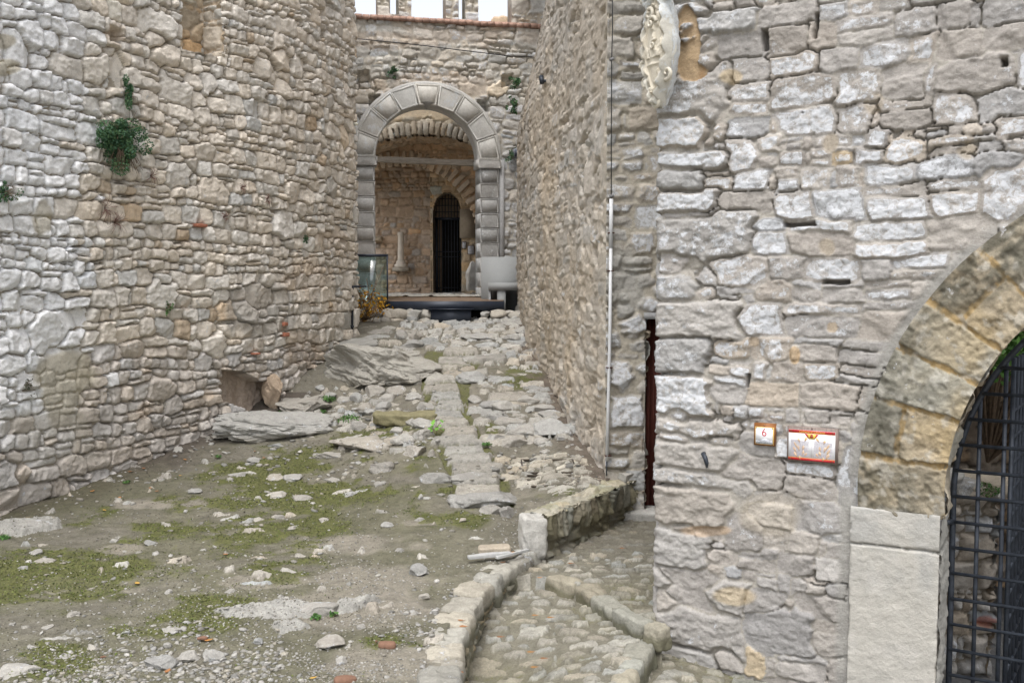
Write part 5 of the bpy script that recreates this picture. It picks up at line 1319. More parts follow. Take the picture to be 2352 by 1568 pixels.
named = {
 (635, 992, 190, 45): 'long pale flat stone lying in the moss in mid ramp, left of the loose rocks',
 (965, 1078, 135, 72): 'blocky grey stone standing alone in the moss left of the slab path',
 (330, 1240, 125, 30): 'left one of a pair of pale flat stones in the green moss',
 (460, 1262, 125, 42): 'right one of a pair of pale flat stones in the green moss',
 (430, 1128, 115, 38): 'rounded pale stone half sunk in moss above the flat pair',
 (300, 1125, 110, 34): 'pale broken stone half sunk in moss near the left wall side',
 (690, 1143, 85, 28): 'small mossy stone in line left of the blocky grey stone',
 (970, 1168, 85, 26): 'thin pale stone lying below the blocky grey stone',
 (870, 925, 350, 90): 'broad knobbly pale outcrop at the lower edge of the rocky slope',
 (1120, 905, 130, 70): 'pale banded boulder beside the broad knobbly outcrop',
 (1190, 975, 120, 70): 'fractured grey rock below the rocky slope, nearest the slab path',
 (1245, 870, 105, 55): 'squared light grey block left of the slab path beside the leafy weed',
 (1240, 800, 110, 60): 'rounded rock above the squared light grey block',
 (1080, 835, 65, 50): 'round grey cobble near the end of the mossy slab',
 (160, 1020, 115, 38): 'jagged pale stone in moss close to the left wall soil',
 (1310, 1150, 160, 62): 'low ridged rock in moss at the lower end of the slab path',
 (1820, 915, 150, 85): 'large tilted pale rock at the lower right edge of the cobbles',
 (2055, 850, 230, 95): 'widest pale rock on the right of the cobbles, near the passage wall',
 (1880, 845, 200, 65): 'long pale rock between the slab path and the passage wall',
 (1690, 885, 110, 55): 'small brownish rock right of the slab path',
 (1985, 905, 85, 38): 'small grey rock between two bigger pale rocks by the passage wall',
 (1205, 525, 50, 60): 'small upright stone at the right end of the big boulder',
 (1095, 245, 75, 55): 'left one of two dark squarish stones near the top of the ramp',
 (1180, 250, 100, 62): 'right one of two dark squarish stones near the top of the ramp',
 (1170, 300, 140, 50): 'pale wedge shaped stone below the two dark squarish stones',
 (1760, 1362, 100, 62): 'light rock by the mossy patch behind the low wall end block',
 (1485, 1396, 42, 36): 'round pale pebble-like stone on the dirt behind the end block',
 (1670, 1345, 110, 55): 'flat light rock left of the low wall end block',
 (1620, 1290, 330, 105): 'big tilted slab of layered rock at the bottom of the slab path',
 (1590, 1145, 280, 55): 'flat layered rock just above the big tilted slab',
 (1600, 250, 180, 40): 'pale flat rock set in the upper cobbles, one of the widest there',
 (1600, 372, 290, 50): 'long thick kerb-like stone crossing the ramp below the upper cobbles',
 (1545, 512, 150, 60): 'stack-like pale stone right of the slab steps',
}
for i, ((x, y, w, hh_), lab) in enumerate(named.items()):
    px, py = c5(x, y); fl = 1.0 if w < 150 else .8
    rock_at(px, py, w * K, hh_ * K, 100 + i, lab, sink=.5 if w > 250 else .38, dep=fl * (.8 + .3 * ((i * 7) % 3)), cuts=7 + i % 5, n=4 if w > 90 else 3, amp=.16, lich=.42)
extra = [(840, 820, 120, 55), (930, 805, 95, 30), (310, 925, 70, 28), (150, 1040, 60, 22), (70, 1118, 120, 34), (1300, 985, 45, 42), (1180, 775, 90, 40), (740, 640, 70, 45), (820, 640, 60, 60), (660, 620, 70, 45), (930, 600, 110, 70), (1000, 640, 90, 60), (1080, 600, 130, 60), (1180, 620, 80, 40), (1260, 690, 90, 50), (1000, 690, 90, 50), (600, 560, 60, 30), (880, 690, 90, 50), (900, 720, 80, 35), (340, 1380, 60, 28), (210, 1392, 60, 28), (780, 1235, 90, 25), (1850, 205, 80, 50), (1895, 200, 60, 52), (1850, 100, 65, 70), (1920, 250, 70, 45), (1860, 290, 60, 40), (1930, 330, 60, 40), (1800, 255, 80, 40), (2110, 880, 50, 25), (1910, 900, 35, 24), (1400, 1270, 40, 22), (1230, 1250, 30, 30), (1270, 1250, 40, 24), (1020, 1420, 70, 26), (420, 1440, 60, 24), (610, 1390, 60, 20), (1220, 1390, 60, 20), (2000, 960, 60, 24), (1560, 640, 90, 40), (1740, 700, 120, 60), (1660, 690, 100, 60), (1900, 650, 120, 50), (1990, 700, 110, 50), (2040, 740, 130, 50), (1790, 780, 140, 60), (1700, 760, 100, 50)]
for i, (x, y, w, hh_) in enumerate(extra):
    px, py = c5(x, y)
    rock_at(px, py, w * K, hh_ * K, 300 + i, 'small pale limestone rock lying loose on the ramp', dep=1.0, n=3, group='loose rocks on the ramp', amp=.15, lich=.42)
fg = [(200, 722, 62, 26), (185, 585, 160, 50), (1165, 1300, 110, 40), (870, 1355, 150, 60), (1820, 1230, 120, 50), (1270, 932, 48, 20), (260, 1132, 52, 24), (500, 1250, 50, 32), (400, 1070, 60, 32), (165, 1243, 45, 20), (1075, 380, 55, 22), (350, 1295, 70, 16), (920, 1235, 44, 22), (940, 1160, 100, 34), (1745, 1060, 190, 55), (2310, 830, 80, 48), (1040, 1310, 110, 40), (2340, 960, 60, 20), (60, 1400, 180, 44), (1880, 1315, 70, 24), (2000, 1130, 50, 20), (690, 1165, 40, 26), (1430, 1210, 50, 22), (820, 665, 50, 24), (620, 650, 40, 18), (930, 935, 40, 22), (1520, 520, 44, 18), (240, 770, 90, 22), (120, 805, 50, 20), (700, 440, 40, 14)]
for i, (x, y, w, hh_) in enumerate(fg):
    px, py = x * .415, 976 + y * .415
    rock_at(px, py, w * .415, hh_ * .415, 500 + i, 'small pale limestone rock half sunk in the foreground dirt', dep=1.1, n=3, group='half sunk rocks in the foreground', amp=.16, lich=.45, sink=.3)
o = rocky('rock', [(lambda a: (a[0] + at(1436, 1100, 9.2) + np.array([0, 0, .02]), a[1]))(rock_mesh((.16, .12, .10), 77, 3))], (.42, .40, .36), .3); tag(o, 'small grey stone resting on top of the low wall near the conduit', 'rock')

# ------------------------------------------------------------------ gravel (nobody could count it)
rg = np.random.default_rng(7)
def gravel(n, s0, s1, seed, wfun, name, label, mat, pals, flat=.5, ymax=15.0, pw=2.2):
    rg = np.random.default_rng(seed)
    Y = (rg.random(n * 3) * (5.35 ** (1 - pw) - ymax ** (1 - pw)) + ymax ** (1 - pw)) ** (1 / (1 - pw)); X = rg.uniform(-.53, .42, n * 3) * Y
    kx = np.interp(-Y, -KERB[:, 1], KERB[:, 0]) - .20; lx = .24 + (Y - 8.07) / 1.53 * .81 - .10
    lim = np.where(Y < 8.07, kx, np.minimum(lx, .85)); lim = np.where(Y > 9.6, np.interp(-Y, -PW.p[:, 1][::-1][::-1], PW.p[:, 0]) - .03, lim)
    left = np.interp(Y, LW.p[:7, 1], LW.p[:7, 0]) + .05
    P3 = np.stack([X, Y, G(X, Y)], -1); px, py = proj(P3)
    k = (X < lim) & (X > left) & (rg.random(len(X)) < wfun(px, py, X, Y)); X, Y = X[k][:n], Y[k][:n]; m = len(X)
    B, F_ = ico(0); s = np.exp(rg.uniform(np.log(s0), np.log(s1), m)) * np.clip(Y / 7, .8, 1.6)
    V = B[None] * (1 + rg.uniform(-.28, .28, (m, len(B), 1))) * np.stack([rg.uniform(.7, 1.4, m), rg.uniform(.7, 1.2, m), rg.uniform(flat * .6, flat * 1.4, m)], -1)[:, None]
    a = rg.uniform(0, 2 * pi, m); tl = rg.normal(0, .3, m); c_, s_ = np.cos(tl)[:, None], np.sin(tl)[:, None]
    V = np.stack([V[..., 0] * c_ - V[..., 2] * s_, V[..., 1], V[..., 0] * s_ + V[..., 2] * c_], -1)
    c_, s_ = np.cos(a)[:, None], np.sin(a)[:, None]; V = np.stack([V[..., 0] * c_ - V[..., 1] * s_, V[..., 0] * s_ + V[..., 1] * c_, V[..., 2]], -1)
    V = V * (s / 2)[:, None, None] + np.stack([X, Y, gz(X, Y) + s * .08 * flat], -1)[:, None]
    Fa = (F_[None] + (np.arange(m) * len(B))[:, None, None]).reshape(-1, 3)
    pp = np.array(pals)[rg.integers(0, len(pals), m)] * rg.uniform(.75, 1.2, (m, 1))
    o = mesh_obj(name, V.reshape(-1, 3), Fa, mat, attrs={'Col': np.repeat(pp, len(B), 0), 'Lich': np.zeros(m * len(B))}, kind='stuff'); o['label'] = label
    return o
def w_fine(px, py, X, Y):
    w = .14 + .86 * sm(py + .25 * (px - 500), 1280, 1580)
    w = np.maximum(w, .8 * sm(px, 850, 1000) * sm(py, 1180, 1300))
    return w * (.12 + .88 * sm(fbm(X * 2.2, Y * 2.2, 600, 4), -.2, .2))
def w_big(px, py, X, Y):
    w = .06 + .9 * sm(py + .12 * (px - 500), 1390, 1540); w = np.maximum(w, .6 * sm(px, 900, 1050) * sm(py, 1200, 1300) * sm(-fbm(X, Y, 620, 2), -.2, .2)); w = np.maximum(w, .5 * (py < 1110))
    return w * (.1 + .9 * sm(fbm(X * 1.9, Y * 1.9, 601, 4), -.15, .2))
GP = [(.36, .345, .31), (.42, .405, .375), (.29, .275, .24), (.33, .305, .255), (.24, .235, .215), (.38, .37, .35)]
gravel(17000, .008, .022, 21, w_fine, 'gravel', 'fine pale grit scattered over the dirt', M_ROCK, GP, .6)
gravel(5500, .020, .060, 22, w_big, 'gravel', 'coarser pale limestone chips on the dirt, thickest in the foreground', M_ROCK, GP, .42)
gravel(6000, .006, .014, 23, lambda px, py, X, Y: .8 * (px < 900), 'soil_crumbs', 'dark crumbs of soil on the ground', M_ROCK, [(.12, .11, .08), (.17, .155, .11), (.10, .09, .07)], .7)

# ------------------------------------------------------------------ plants
def leafmat(name, c, c2, trans=.25):
    m, nt, b = new_mat(name)
    a = N(nt, 'ShaderNodeAttribute', attribute_name='Col').outputs['Color']; nt.links.new(a, b.inputs['Base Color'])
    b.inputs['Roughness'].default_value = .6
    return m
M_LEAF = leafmat('leaf', 0, 0)
M_TWIG = plain('dry_twig', (.22, .16, .11), var=.2, scale=30)
def leaves(cen, size, cols, rg, nrm=None, ratio=.6, name='leaves', parent=None, fold=.3):
    m = len(cen); d = rg.normal(size=(m, 3)); 
    if nrm is not None: d = d * .8 + nrm * 1.0
    d /= np.linalg.norm(d, axis=1)[:, None]; a = np.cross(d, rg.normal(size=(m, 3))); a /= np.linalg.norm(a, axis=1)[:, None]; b = np.cross(d, a)
    s = (size * rg.uniform(.6, 1.3, m))[:, None]
    V = np.stack([cen - a * s * .5, cen + b * s * ratio * .5 + d * s * fold * .3, cen + a * s * .5, cen - b * s * ratio * .5 + d * s * fold * .3], 1).reshape(-1, 3)
    i = np.arange(m)[:, None] * 4; F_ = np.vstack([i + [0, 1, 2], i + [0, 2, 3]])
    c = np.array(cols)[rg.integers(0, len(cols), m)] * rg.uniform(.7, 1.35, (m, 1))
    return mesh_obj(name, V, F_, M_LEAF, parent=parent, attrs={'Col': np.repeat(c, 4, 0)})
def twigs(paths, r, parent, mat=None, name='stems'):
    V, F_ = mergem([tube(p_, r, 5) for p_ in paths]); return mesh_obj(name, V, F_, mat or M_TWIG, parent=parent)
GREEN = [(.045, .11, .055), (.07, .15, .06), (.06, .13, .075), (.10, .18, .08)]
def wall_bush(P0_, nrm, rx, rz, dep, n, ls, label, seed, cols=GREEN, dry=0, cat='plant', name='wall_plant', group=None, lobes=14):
    rg = np.random.default_rng(seed); e = empty(name, tuple(P0_), label, cat, group)
    nrm = np.asarray(nrm, float); tv = np.array([-nrm[1], nrm[0], 0])
    lc = rg.normal(size=(lobes, 3)) * .50; lc[:, 1] = np.abs(lc[:, 1]); lr = rg.uniform(.13, .42, lobes)
    k = rg.integers(0, lobes, n); d = rg.normal(size=(n, 3)); d /= np.linalg.norm(d, axis=1)[:, None]
    q = lc[k] + d * (lr[k] * rg.uniform(.75, 1.05, n) ** 1)[:, None]; q[:, 1] = np.abs(q[:, 1])
    cen = P0_ + tv * (q[:, 0] * rx)[:, None] + nrm * (q[:, 1] * dep)[:, None] + np.array([0, 0, 1.]) * (q[:, 2] * rz)[:, None]
    out = tv * d[:, :1] + nrm * d[:, 1:2] + np.array([0, 0, 1.]) * d[:, 2:]
    leaves(cen, ls, cols, rg, nrm=out + np.array([0, 0, .4]), parent=e)
    st = []
    for _ in range(14 + dry):
        q = rg.normal(size=3) * .5; end = P0_ + tv * q[0] * rx + nrm * (abs(q[1]) + .2) * dep + np.array([0, 0, q[2] * rz])
        if _ >= 14: end = P0_ + tv * rg.uniform(-.4, .9) * rx + nrm * rg.uniform(.1, .7) * dep + np.array([0, 0, -rz * rg.uniform(.8, 1.35)])
        mid = (P0_ + end) / 2 + nrm * dep * .3 + np.array([0, 0, .02]) + rg.normal(size=3) * .015; st.append(np.array([P0_ - nrm * .03, mid, end]))
    twigs(st, .0022, e)
    return e
def on_wall(poly, px, py, off=0.0): u, z = poly.hit(px, py); return poly.pt(u, z, off), poly.n(u)
P_, n_ = on_wall(LW, 252, 318, .03); wall_bush(P_, n_, .30, .27, .26, 9000, .026, 'large round green bush growing out of the left wall, dry roots hanging below', 1, dry=60, lobes=34)
P_, n_ = on_wall(LW, 287, 220, .02); wall_bush(P_, n_, .10, .16, .12, 1500, .024, 'smaller narrow green plant growing just above the large wall bush', 2, lobes=16)
P_, n_ = on_wall(LW, 5, 447, .02); wall_bush(P_, n_, .07, .11, .10, 500, .022, 'green plant on the left wall cut by the left edge of the photo', 3)
P_, n_ = on_wall(LW, 380, 706, .02); wall_bush(P_, n_, .04, .07, .05, 110, .024, 'tiny green sprig in the left wall, below and right of the big bush', 4, [(.08, .18, .05)])
P_, n_ = on_wall(LW, 697, 548, .02); wall_bush(P_, n_, .04, .07, .06, 110, .03, 'tiny green sprig near the far bend of the left wall', 5)
P_, n_ = on_wall(LW, 57, 886, .02); wall_bush(P_, n_, .05, .06, .05, 110, .02, 'small dark grey-green tuft in the whitened left wall, low down', 6, [(.09, .10, .07)])
P_, n_ = on_wall(PO, 905, 160, .02); wall_bush(P_, n_, .13, .13, .12, 350, .04, 'green tuft high on the portal wall, above the arch', 7)
P_, n_ = on_wall(PO, 1180, 358, .05); wall_bush(P_, n_, .17, .16, .14, 500, .04, 'green tuft round the small grey lamp right of the portal', 8)
for k, (px, py, w, lab) in enumerate(((1193, 240, .14, 'green tuft at the far edge of the passage wall, lower of two'), (1200, 190, .09, 'small green tuft at the far edge of the passage wall, upper of two'))):
    P_, n_ = on_wall(PW, px, py, .04); wall_bush(P_, n_, w * 1.6, w, .14, 350, .04, lab, 20 + k)
DRY = [(.26, .15, .12), (.20, .12, .10), (.30, .20, .15)]
for k, (px, py, w, lab) in enumerate(((240, 480, .20, 'reddish dry weed tuft on the left wall, below the big bush'), (262, 512, .16, 'second reddish dry tuft on the left wall, lowest below the big bush'), (552, 432, .10, 'thin dry brown tuft at the middle of the left wall'), (610, 460, .10, 'thin dry brown tuft beside the lower putlog hole'), (345, 405, .12, 'thin dry reddish tuft right of the big bush'), (512, 500, .09, 'thin dry tuft in the left wall above the red brick'))):
    P_, n_ = on_wall(LW, px, py, .03); rg = np.random.default_rng(60 + k); e = empty('dry_tuft', tuple(P_), lab, 'plant', 'dry tufts on the left wall')
    tv = np.array([-n_[1], n_[0], 0]); st = []
    for _ in range(38):
        a = rg.uniform(-1.2, 1.2); l = w * rg.uniform(.4, 1.1); d = np.array([0, 0, 1.]) * math.cos(a) * rg.choice([1, -.6]) + tv * math.sin(a)
        st.append(np.array([P_ - n_ * .03, P_ + d * l * .5 + n_ * .03, P_ + d * l + n_ * .015 - np.array([0, 0, .2 * l])]))
    twigs(st, .0016, e, plain('reddish_twig', (.27, .16, .13), var=.2) if k == 0 else bpy.data.materials['reddish_twig'])
WG = [(.08, .17, .045), (.10, .20, .05), (.06, .14, .04)]
for k, (px, py, r, lab, n_l, ls) in enumerate(((752, 922, .12, 'bright green weed among the rocks, nearest the big boulder', 350, .03), (735, 952, .10, 'green weed just below the brightest weed near the niche rocks', 250, .026), (803, 970, .16, 'widest green weed clump left of the mossy slab', 450, .026), (640, 954, .07, 'small green weed at the foot of the wall niche', 140, .026), (664, 958, .06, 'low green weed right beside the niche weed', 110, .024), (905, 972, .09, 'green weed growing against the front of the mossy slab', 160, .028), (785, 800, .10, 'pale green weed by the left wall above the big boulder', 200, .035), (700, 995, .06, 'small weed in dark soil before the bedrock ledge', 90, .022), (726, 1424, .045, 'left one of two star shaped weeds in the foreground gravel', 26, .032), (766, 1418, .045, 'right one of two star shaped weeds in the foreground gravel', 26, .032), (8, 1240, .06, 'green weed at the left edge of the photo on the ground', 120, .026), (1337, 925, .07, 'small weed at the foot of the passage wall', 100, .03), (1118, 1025, .06, 'mossy green tuft on the right edge of the slab path', 120, .024), (500, 1052, .05, 'tiny weed near the foot of the left wall in dark soil', 70, .022), (290, 1112, .05, 'tiny weed near the wall foot further left', 70, .022))):
    p_ = ghit(px, py); rg = np.random.default_rng(80 + k); e = empty('weed', tuple(p_), lab, 'plant')
    d = rg.normal(size=(n_l, 3)); d /= np.linalg.norm(d, axis=1)[:, None]; d[:, 2] = np.abs(d[:, 2]) * .55
    cen = p_ + d * (r * rg.uniform(.3, 1, n_l))[:, None] + np.array([0, 0, .015]); leaves(cen, ls, WG if k not in (6, 7) else GREEN, rg, nrm=d + np.array([0, 0, .5]), parent=e)
    twigs([np.array([p_, p_ + q * r * .5 + [0, 0, .01], p_ + q * r * .9]) for q in d[:9]], .002, e, bpy.data.materials['leaf'] if False else M_TWIG)
# leafy seedling by the slab path
p_ = ghit(1002, 998); rg = np.random.default_rng(95); e = empty('weed', tuple(p_), 'fresh broad-leaved green seedling standing at the left edge of the slab path', 'plant')
cen = p_ + np.array([[.04, 0, .10], [-.05, .01, .09], [.06, .02, .15], [-.03, -.02, .14], [0, 0, .17], [.07, -.02, .06], [-.07, 0, .05], [.01, -.03, .07]])
leaves(cen, .085, [(.16, .36, .06)], rg, nrm=np.array([0, -.8, 1.]), parent=e, ratio=.75); twigs([np.array([p_, p_ + [0, 0, .08], c]) for c in cen], .003, e)
# yellow shrub by the glass
rg = np.random.default_rng(97); p_ = np.array([at(838, 722, 16.55)[0], 16.55, 1.62]); e = empty('yellow_shrub', tuple(p_), 'shrub with bright yellow autumn leaves before the glass balustrade', 'shrub')
tips = np.array([at(x, y, 16.5 + rg.uniform(-.15, .2)) for x, y in ((822, 668), (828, 680), (835, 690), (842, 684), (846, 700), (832, 700), (826, 695), (868, 693), (878, 690), (884, 698), (872, 702), (856, 708), (850, 716), (838, 722), (824, 712), (830, 726), (862, 686), (845, 672), (820, 655), (838, 712), (876, 708), (866, 716))])
cen = np.vstack([t + rg.normal(size=(16, 3)) * [.055, .05, .06] for t in tips]); leaves(cen, .062, [(.48, .25, .015), (.55, .32, .03), (.38, .18, .02)], rg, parent=e, ratio=.5)
st = [np.array([p_ + [rg.normal() * .05, 0, -.03], (p_ + t) / 2 + rg.normal(size=3) * .05, t]) for t in tips]
st += [np.array([p_, at(850, 690, 16.5), at(x, y, 16.45)]) for x, y in ((880, 612), (868, 630), (842, 640), (895, 690))]
twigs(st, .006, e)
for k, (px, py, Y) in enumerate(((826, 778, 0), (838, 770, 0), (850, 775, 0), (818, 769, 0), (860, 765, 0), (832, 764, 0))): pass
# green bush behind the gate
rg = np.random.default_rng(99); p_ = np.array([4.0, 8.3, .7]); e = empty('green_bush', tuple(p_), 'leafy bright green bush behind the top of the gate grille', 'bush')
L_ = []
for _ in range(60): L_.append(np.array([rg.uniform(3.45, 5.2), rg.uniform(7.6, 8.6), rg.uniform(1.35, 2.4)]))
L_ = np.array(L_); k = rg.integers(0, 60, 8000); d = rg.normal(size=(8000, 3)); d /= np.linalg.norm(d, axis=1)[:, None]
leaves(L_[k] + d * rg.uniform(.08, .2, 8000)[:, None], .06, [(.10, .22, .05), (.14, .30, .07), (.07, .16, .04), (.20, .36, .10)], rg, nrm=d + [0, 0, .5], parent=e)
twigs([np.array([p_, (p_ + l) / 2 + [.0, 0, .2], l]) for l in L_[:30]], .012, e)
p_ = at(2262, 1120, 7.4); e = empty('moss_cushion', tuple(p_), 'green cushion of small plants on the rubble pier behind the gate', 'plant'); d = rg.normal(size=(500, 3)); d /= np.linalg.norm(d, axis=1)[:, None]
leaves(p_ + d * [.12, .08, .05] + [0, -.05, .0], .022, WG, rg, nrm=d, parent=e)
# raised moss cushions
rg = np.random.default_rng(131); mX = rg.uniform(-5, .9, 160000); mY = rg.uniform(5.4, 13.5, 160000)
ii = np.clip(np.searchsorted(US_G, mX), 1, len(US_G) - 1); jj = np.clip(np.searchsorted(VS_G, mY), 1, len(VS_G) - 1); mv = MOSSV[ii, jj]
kx = np.interp(-mY, -KERB[:, 1], KERB[:, 0]) - .2; lx = .1 + (mY - 8.07) / 1.53 * .81
ok_ = (rg.random(len(mX)) < sm(mv + .35 * fbm(mX * 7, mY * 7, 640, 3), .35, .75) * .55) & (mX < np.where(mY < 8.07, kx, np.where(mY < 9.6, lx, 9))) & (mX > np.interp(mY, LW.p[:7, 1], LW.p[:7, 0]) + .1)
mX, mY = mX[ok_][:26000], mY[ok_][:26000]; cen = np.stack([mX, mY, gz(mX, mY) + .006], -1)
o = leaves(cen, .017, [(.10, .125, .03), (.075, .095, .03), (.13, .15, .04), (.085, .085, .04)], rg, nrm=np.array([0, 0, 1.2]) + 0 * cen, name='moss'); o['kind'] = 'stuff'; o['label'] = 'low green moss growing over the dirt'
# fallen leaves
rg = np.random.default_rng(101)
lv = [(425, 1058), (300, 1088), (415, 1093), (330, 1080), (212, 1130), (360, 1128), (62, 1190), (10, 1198), (345, 1122), (606, 1055), (240, 1175), (585, 1038), (275, 1145), (520, 1278), (315, 1340), (1155, 1290), (1180, 1268), (1060, 1425), (1138, 1330), (1055, 1545), (480, 1470), (385, 1545), (720, 1562), (1025, 1490), (1240, 1330), (1065, 1440)]
def leafshape(s):
    V = np.array([(-.5, 0, .02), (-.2, .22, .05), (.2, .2, .0), (.5, 0, .06), (.15, -.22, .03), (-.25, -.2, -.01), (0, 0, -.04)]) * s; return V, np.array([[0, 6, 1], [1, 6, 2], [2, 6, 3], [3, 6, 4], [4, 6, 5], [5, 6, 0]])
for k, (px, py) in enumerate(lv):
    p_ = ghit(px, py); s = rg.uniform(.045, .075); V, F_ = leafshape(s); a = rg.uniform(0, 6.3); V = np.c_[V[:, 0] * math.cos(a) - V[:, 1] * math.sin(a), V[:, 0] * math.sin(a) + V[:, 1] * math.cos(a), V[:, 2] + .012]
    z = float(gz(p_[0], p_[1])); c = [(.42, .20, .06), (.33, .15, .06), (.45, .28, .07), (.28, .13, .06)][k % 4]
    o = mesh_obj('fallen_leaf', V + [p_[0], p_[1], z], F_, M_LEAF, attrs={'Col': np.tile(c, (7, 1))}, origin=np.array([p_[0], p_[1], z])); tag(o, 'small dry orange-brown leaf lying on the dirt', 'leaf', 'fallen leaves on the ground')
for k, (px, py, z) in enumerate(((1292, 1352, -.16), (1312, 1300, -.065), (1230, 1420, -.16), (1150, 1470, -.16), (1220, 1505, -.18), (1250, 1520, -.18), (1265, 1425, -.17), (1430, 1265, -.07), (1228, 1540, -.22), (1382, 1168, -.07))):
    x, y = zhit(px, py, z); V, F_ = leafshape(.06); o = mesh_obj('fallen_leaf', V + [x, y, z + .025], F_, M_LEAF, attrs={'Col': np.tile([(.30, .16, .06), (.24, .12, .06)][k % 2], (7, 1))}, origin=np.array([x, y, z])); tag(o, 'small dry orange-brown leaf lying on the lower paved path', 'leaf', 'fallen leaves on the lower path')
# ------------------------------------------------------------------ conduit, cables, lamps
M_PVC = plain('white_plastic', (.66, .67, .68), rough=.45, var=.04, bump=0, spec=.4)
M_CABLE = plain('black_cable', (.03, .03, .032), rough=.6, var=.1, bump=0)
M_RUST = plain('rusty_clip', (.10, .05, .04), var=.2)
def cp(px, py): return at(px, py, 9.55)
con = empty('conduit', tuple(cp(1393, 1090)), 'thin white plastic conduit running up the corner left of the side door', 'conduit')
V, F = tube([cp(1404, 457), cp(1403, 569)], .0195); mesh_obj('pipe', V, F, M_PVC, parent=con)
V, F = tube([cp(1403, 569), cp(1401, 760), cp(1397, 930), cp(1394, 1058)], .0165); mesh_obj('pipe', V, F, M_PVC, parent=con)
V, F = tube([cp(1394, 1058), cp(1393, 1092)], .007); mesh_obj('tail_rod', V, F, M_IRON, parent=con)
for y in (535, 622, 844, 1046):
    c = cp(1403 - (y - 457) * .014, y); V, F = boxv(c + np.array([.008, .01, 0]), (.062, .05, .012)); mesh_obj('clip', V, F, M_RUST, parent=con)
cab = empty('cable', tuple(cp(1405, 457)), 'black cable hanging straight down the corner above the white conduit', 'cable')
V, F = tube([cp(1406, -60), cp(1407, 60), cp(1405, 138), cp(1404, 300), cp(1404, 457)], .0055, 6); mesh_obj('wire', V, F, M_CABLE, parent=cab)
for y in (138, 452): V, F = tube([cp(1400, y), cp(1410, y - 3)], .016); mesh_obj('insulator', V, F, plain('grey_insulator', (.25, .25, .25), bump=0) if y == 138 else bpy.data.materials['grey_insulator'], parent=cab)
pts = [PO.pt(*PO.hit(x, y), .06) for x, y in ((790, 90), (830, 92), (950, 104), (1090, 121), (1170, 131), (1232, 133))]
V, F = tube(pts, .010, 6); o = mesh_obj('cable', V, F, M_CABLE); tag(o, 'thin dark cable strung along the portal wall under the brick edge', 'cable')
c = PO.pt(*PO.hit(1226, 129), .10); V, F = lathe(c, [(0, -.05), (.05, -.04), (.06, 0), (.05, .04), (0, .05)], 12); o = mesh_obj('insulator', V, F, M_PVC); tag(o, 'small white insulator holding the cable at the right end of the portal wall', 'insulator')
c = PO.pt(*PO.hit(1184, 356), .22); lamp = empty('wall_lamp', tuple(c), 'small grey box lamp fixed beside the right side of the portal in a green tuft', 'lamp')
M_GREYB = plain('grey_metal', (.20, .22, .25), rough=.5, bump=0, var=.05)
V, F = boxv(c, (.17, .12, .20), .2); mesh_obj('housing', V, F, M_GREYB, parent=lamp); V, F = boxv(c - np.array([0, .065, 0]), (.13, .012, .15), .2); mesh_obj('glass', V, F, M_BLUE, parent=lamp); V, F = tube([c + [0, .05, 0], c + [0, .25, 0]], .015); mesh_obj('arm', V, F, M_GREYB, parent=lamp)
P_, n_ = on_wall(PW, 1250, 186, .04); lamp = empty('wall_lamp', tuple(P_), 'small black spotlight on the upper far part of the passage wall', 'lamp')
V, F = tube([P_ - n_ * .15, P_], .02); mesh_obj('arm', V, F, M_IRON, parent=lamp); V, F = tube([P_ + [0, 0, .06], P_ + [0.01, -.04, -.04]], .032); mesh_obj('head', V, F, M_IRON, parent=lamp)
# iron hook in the building wall
u, z = DW.hit(1617, 1050); hk = [dpt(u - .0, z + .03, -.03), dpt(u + .01, z + .03, .05), dpt(u + .04, z + .015, .09), dpt(u + .05, z - .02, .09), dpt(u + .045, z - .05, .07)]
V, F = tube(hk, [.012, .014, .016, .014, .008]); o = mesh_obj('iron_hook', V, F, M_IRON, smooth=True); tag(o, 'short black curved iron hook sticking out of the building wall left of the signs', 'hook')

# ------------------------------------------------------------------ signs on the building
def dbox(s0, s1, z0, z1, o0, o1):
    V = []
    for s_ in (s0, s1):
        for o_ in (o0, o1):
            for z_ in (z0, z1): V.append(dpt(s_, z_, o_))
    return np.array(V), np.array([[0, 1, 3, 2], [4, 6, 7, 5], [0, 4, 5, 1], [2, 3, 7, 6], [0, 2, 6, 4], [1, 5, 7, 3]])
def dpoly(pts, o0, o1):
    n_ = len(pts); V = [dpt(s_, z_, o1) for s_, z_ in pts] + [dpt(s_, z_, o0) for s_, z_ in pts]
    c = np.mean(pts, 0); V += [dpt(c[0], c[1], o1)]
    Q = [[i, i + n_, (i + 1) % n_ + n_, (i + 1) % n_] for i in range(n_)]; T = [[i, (i + 1) % n_, 2 * n_] for i in range(n_)]
    return np.array(V), [np.array(Q), np.array(T)]
def flat(name, c, rough=.4): return plain(name, c, rough=rough, var=.03, bump=0, spec=.4)
M_RED = flat('sign_red', (.48, .02, .03)); M_OR = flat('sign_orange', (.75, .22, .03)); M_YE = flat('sign_yellow', (.85, .55, .10)); M_WHT = flat('sign_white', (.88, .88, .90)); M_TAN = flat('laurel_tan', (.80, .55, .30)); M_TXT = flat('text_mauve', (.50, .45, .50)); M_DK = flat('emblem_dark', (.16, .06, .03)); M_BORD = flat('tile_border', (.75, .50, .16))
M_WD1 = plain('orange_wood', (.30, .12, .035), scale=9, stretch=(1, 1, 8), var=.2, rough=.5); M_WD2 = plain('weathered_board', (.30, .24, .21), scale=9, stretch=(8, 8, 1), var=.2); M_SCREW = flat('brass_screw', (.22, .12, .06))
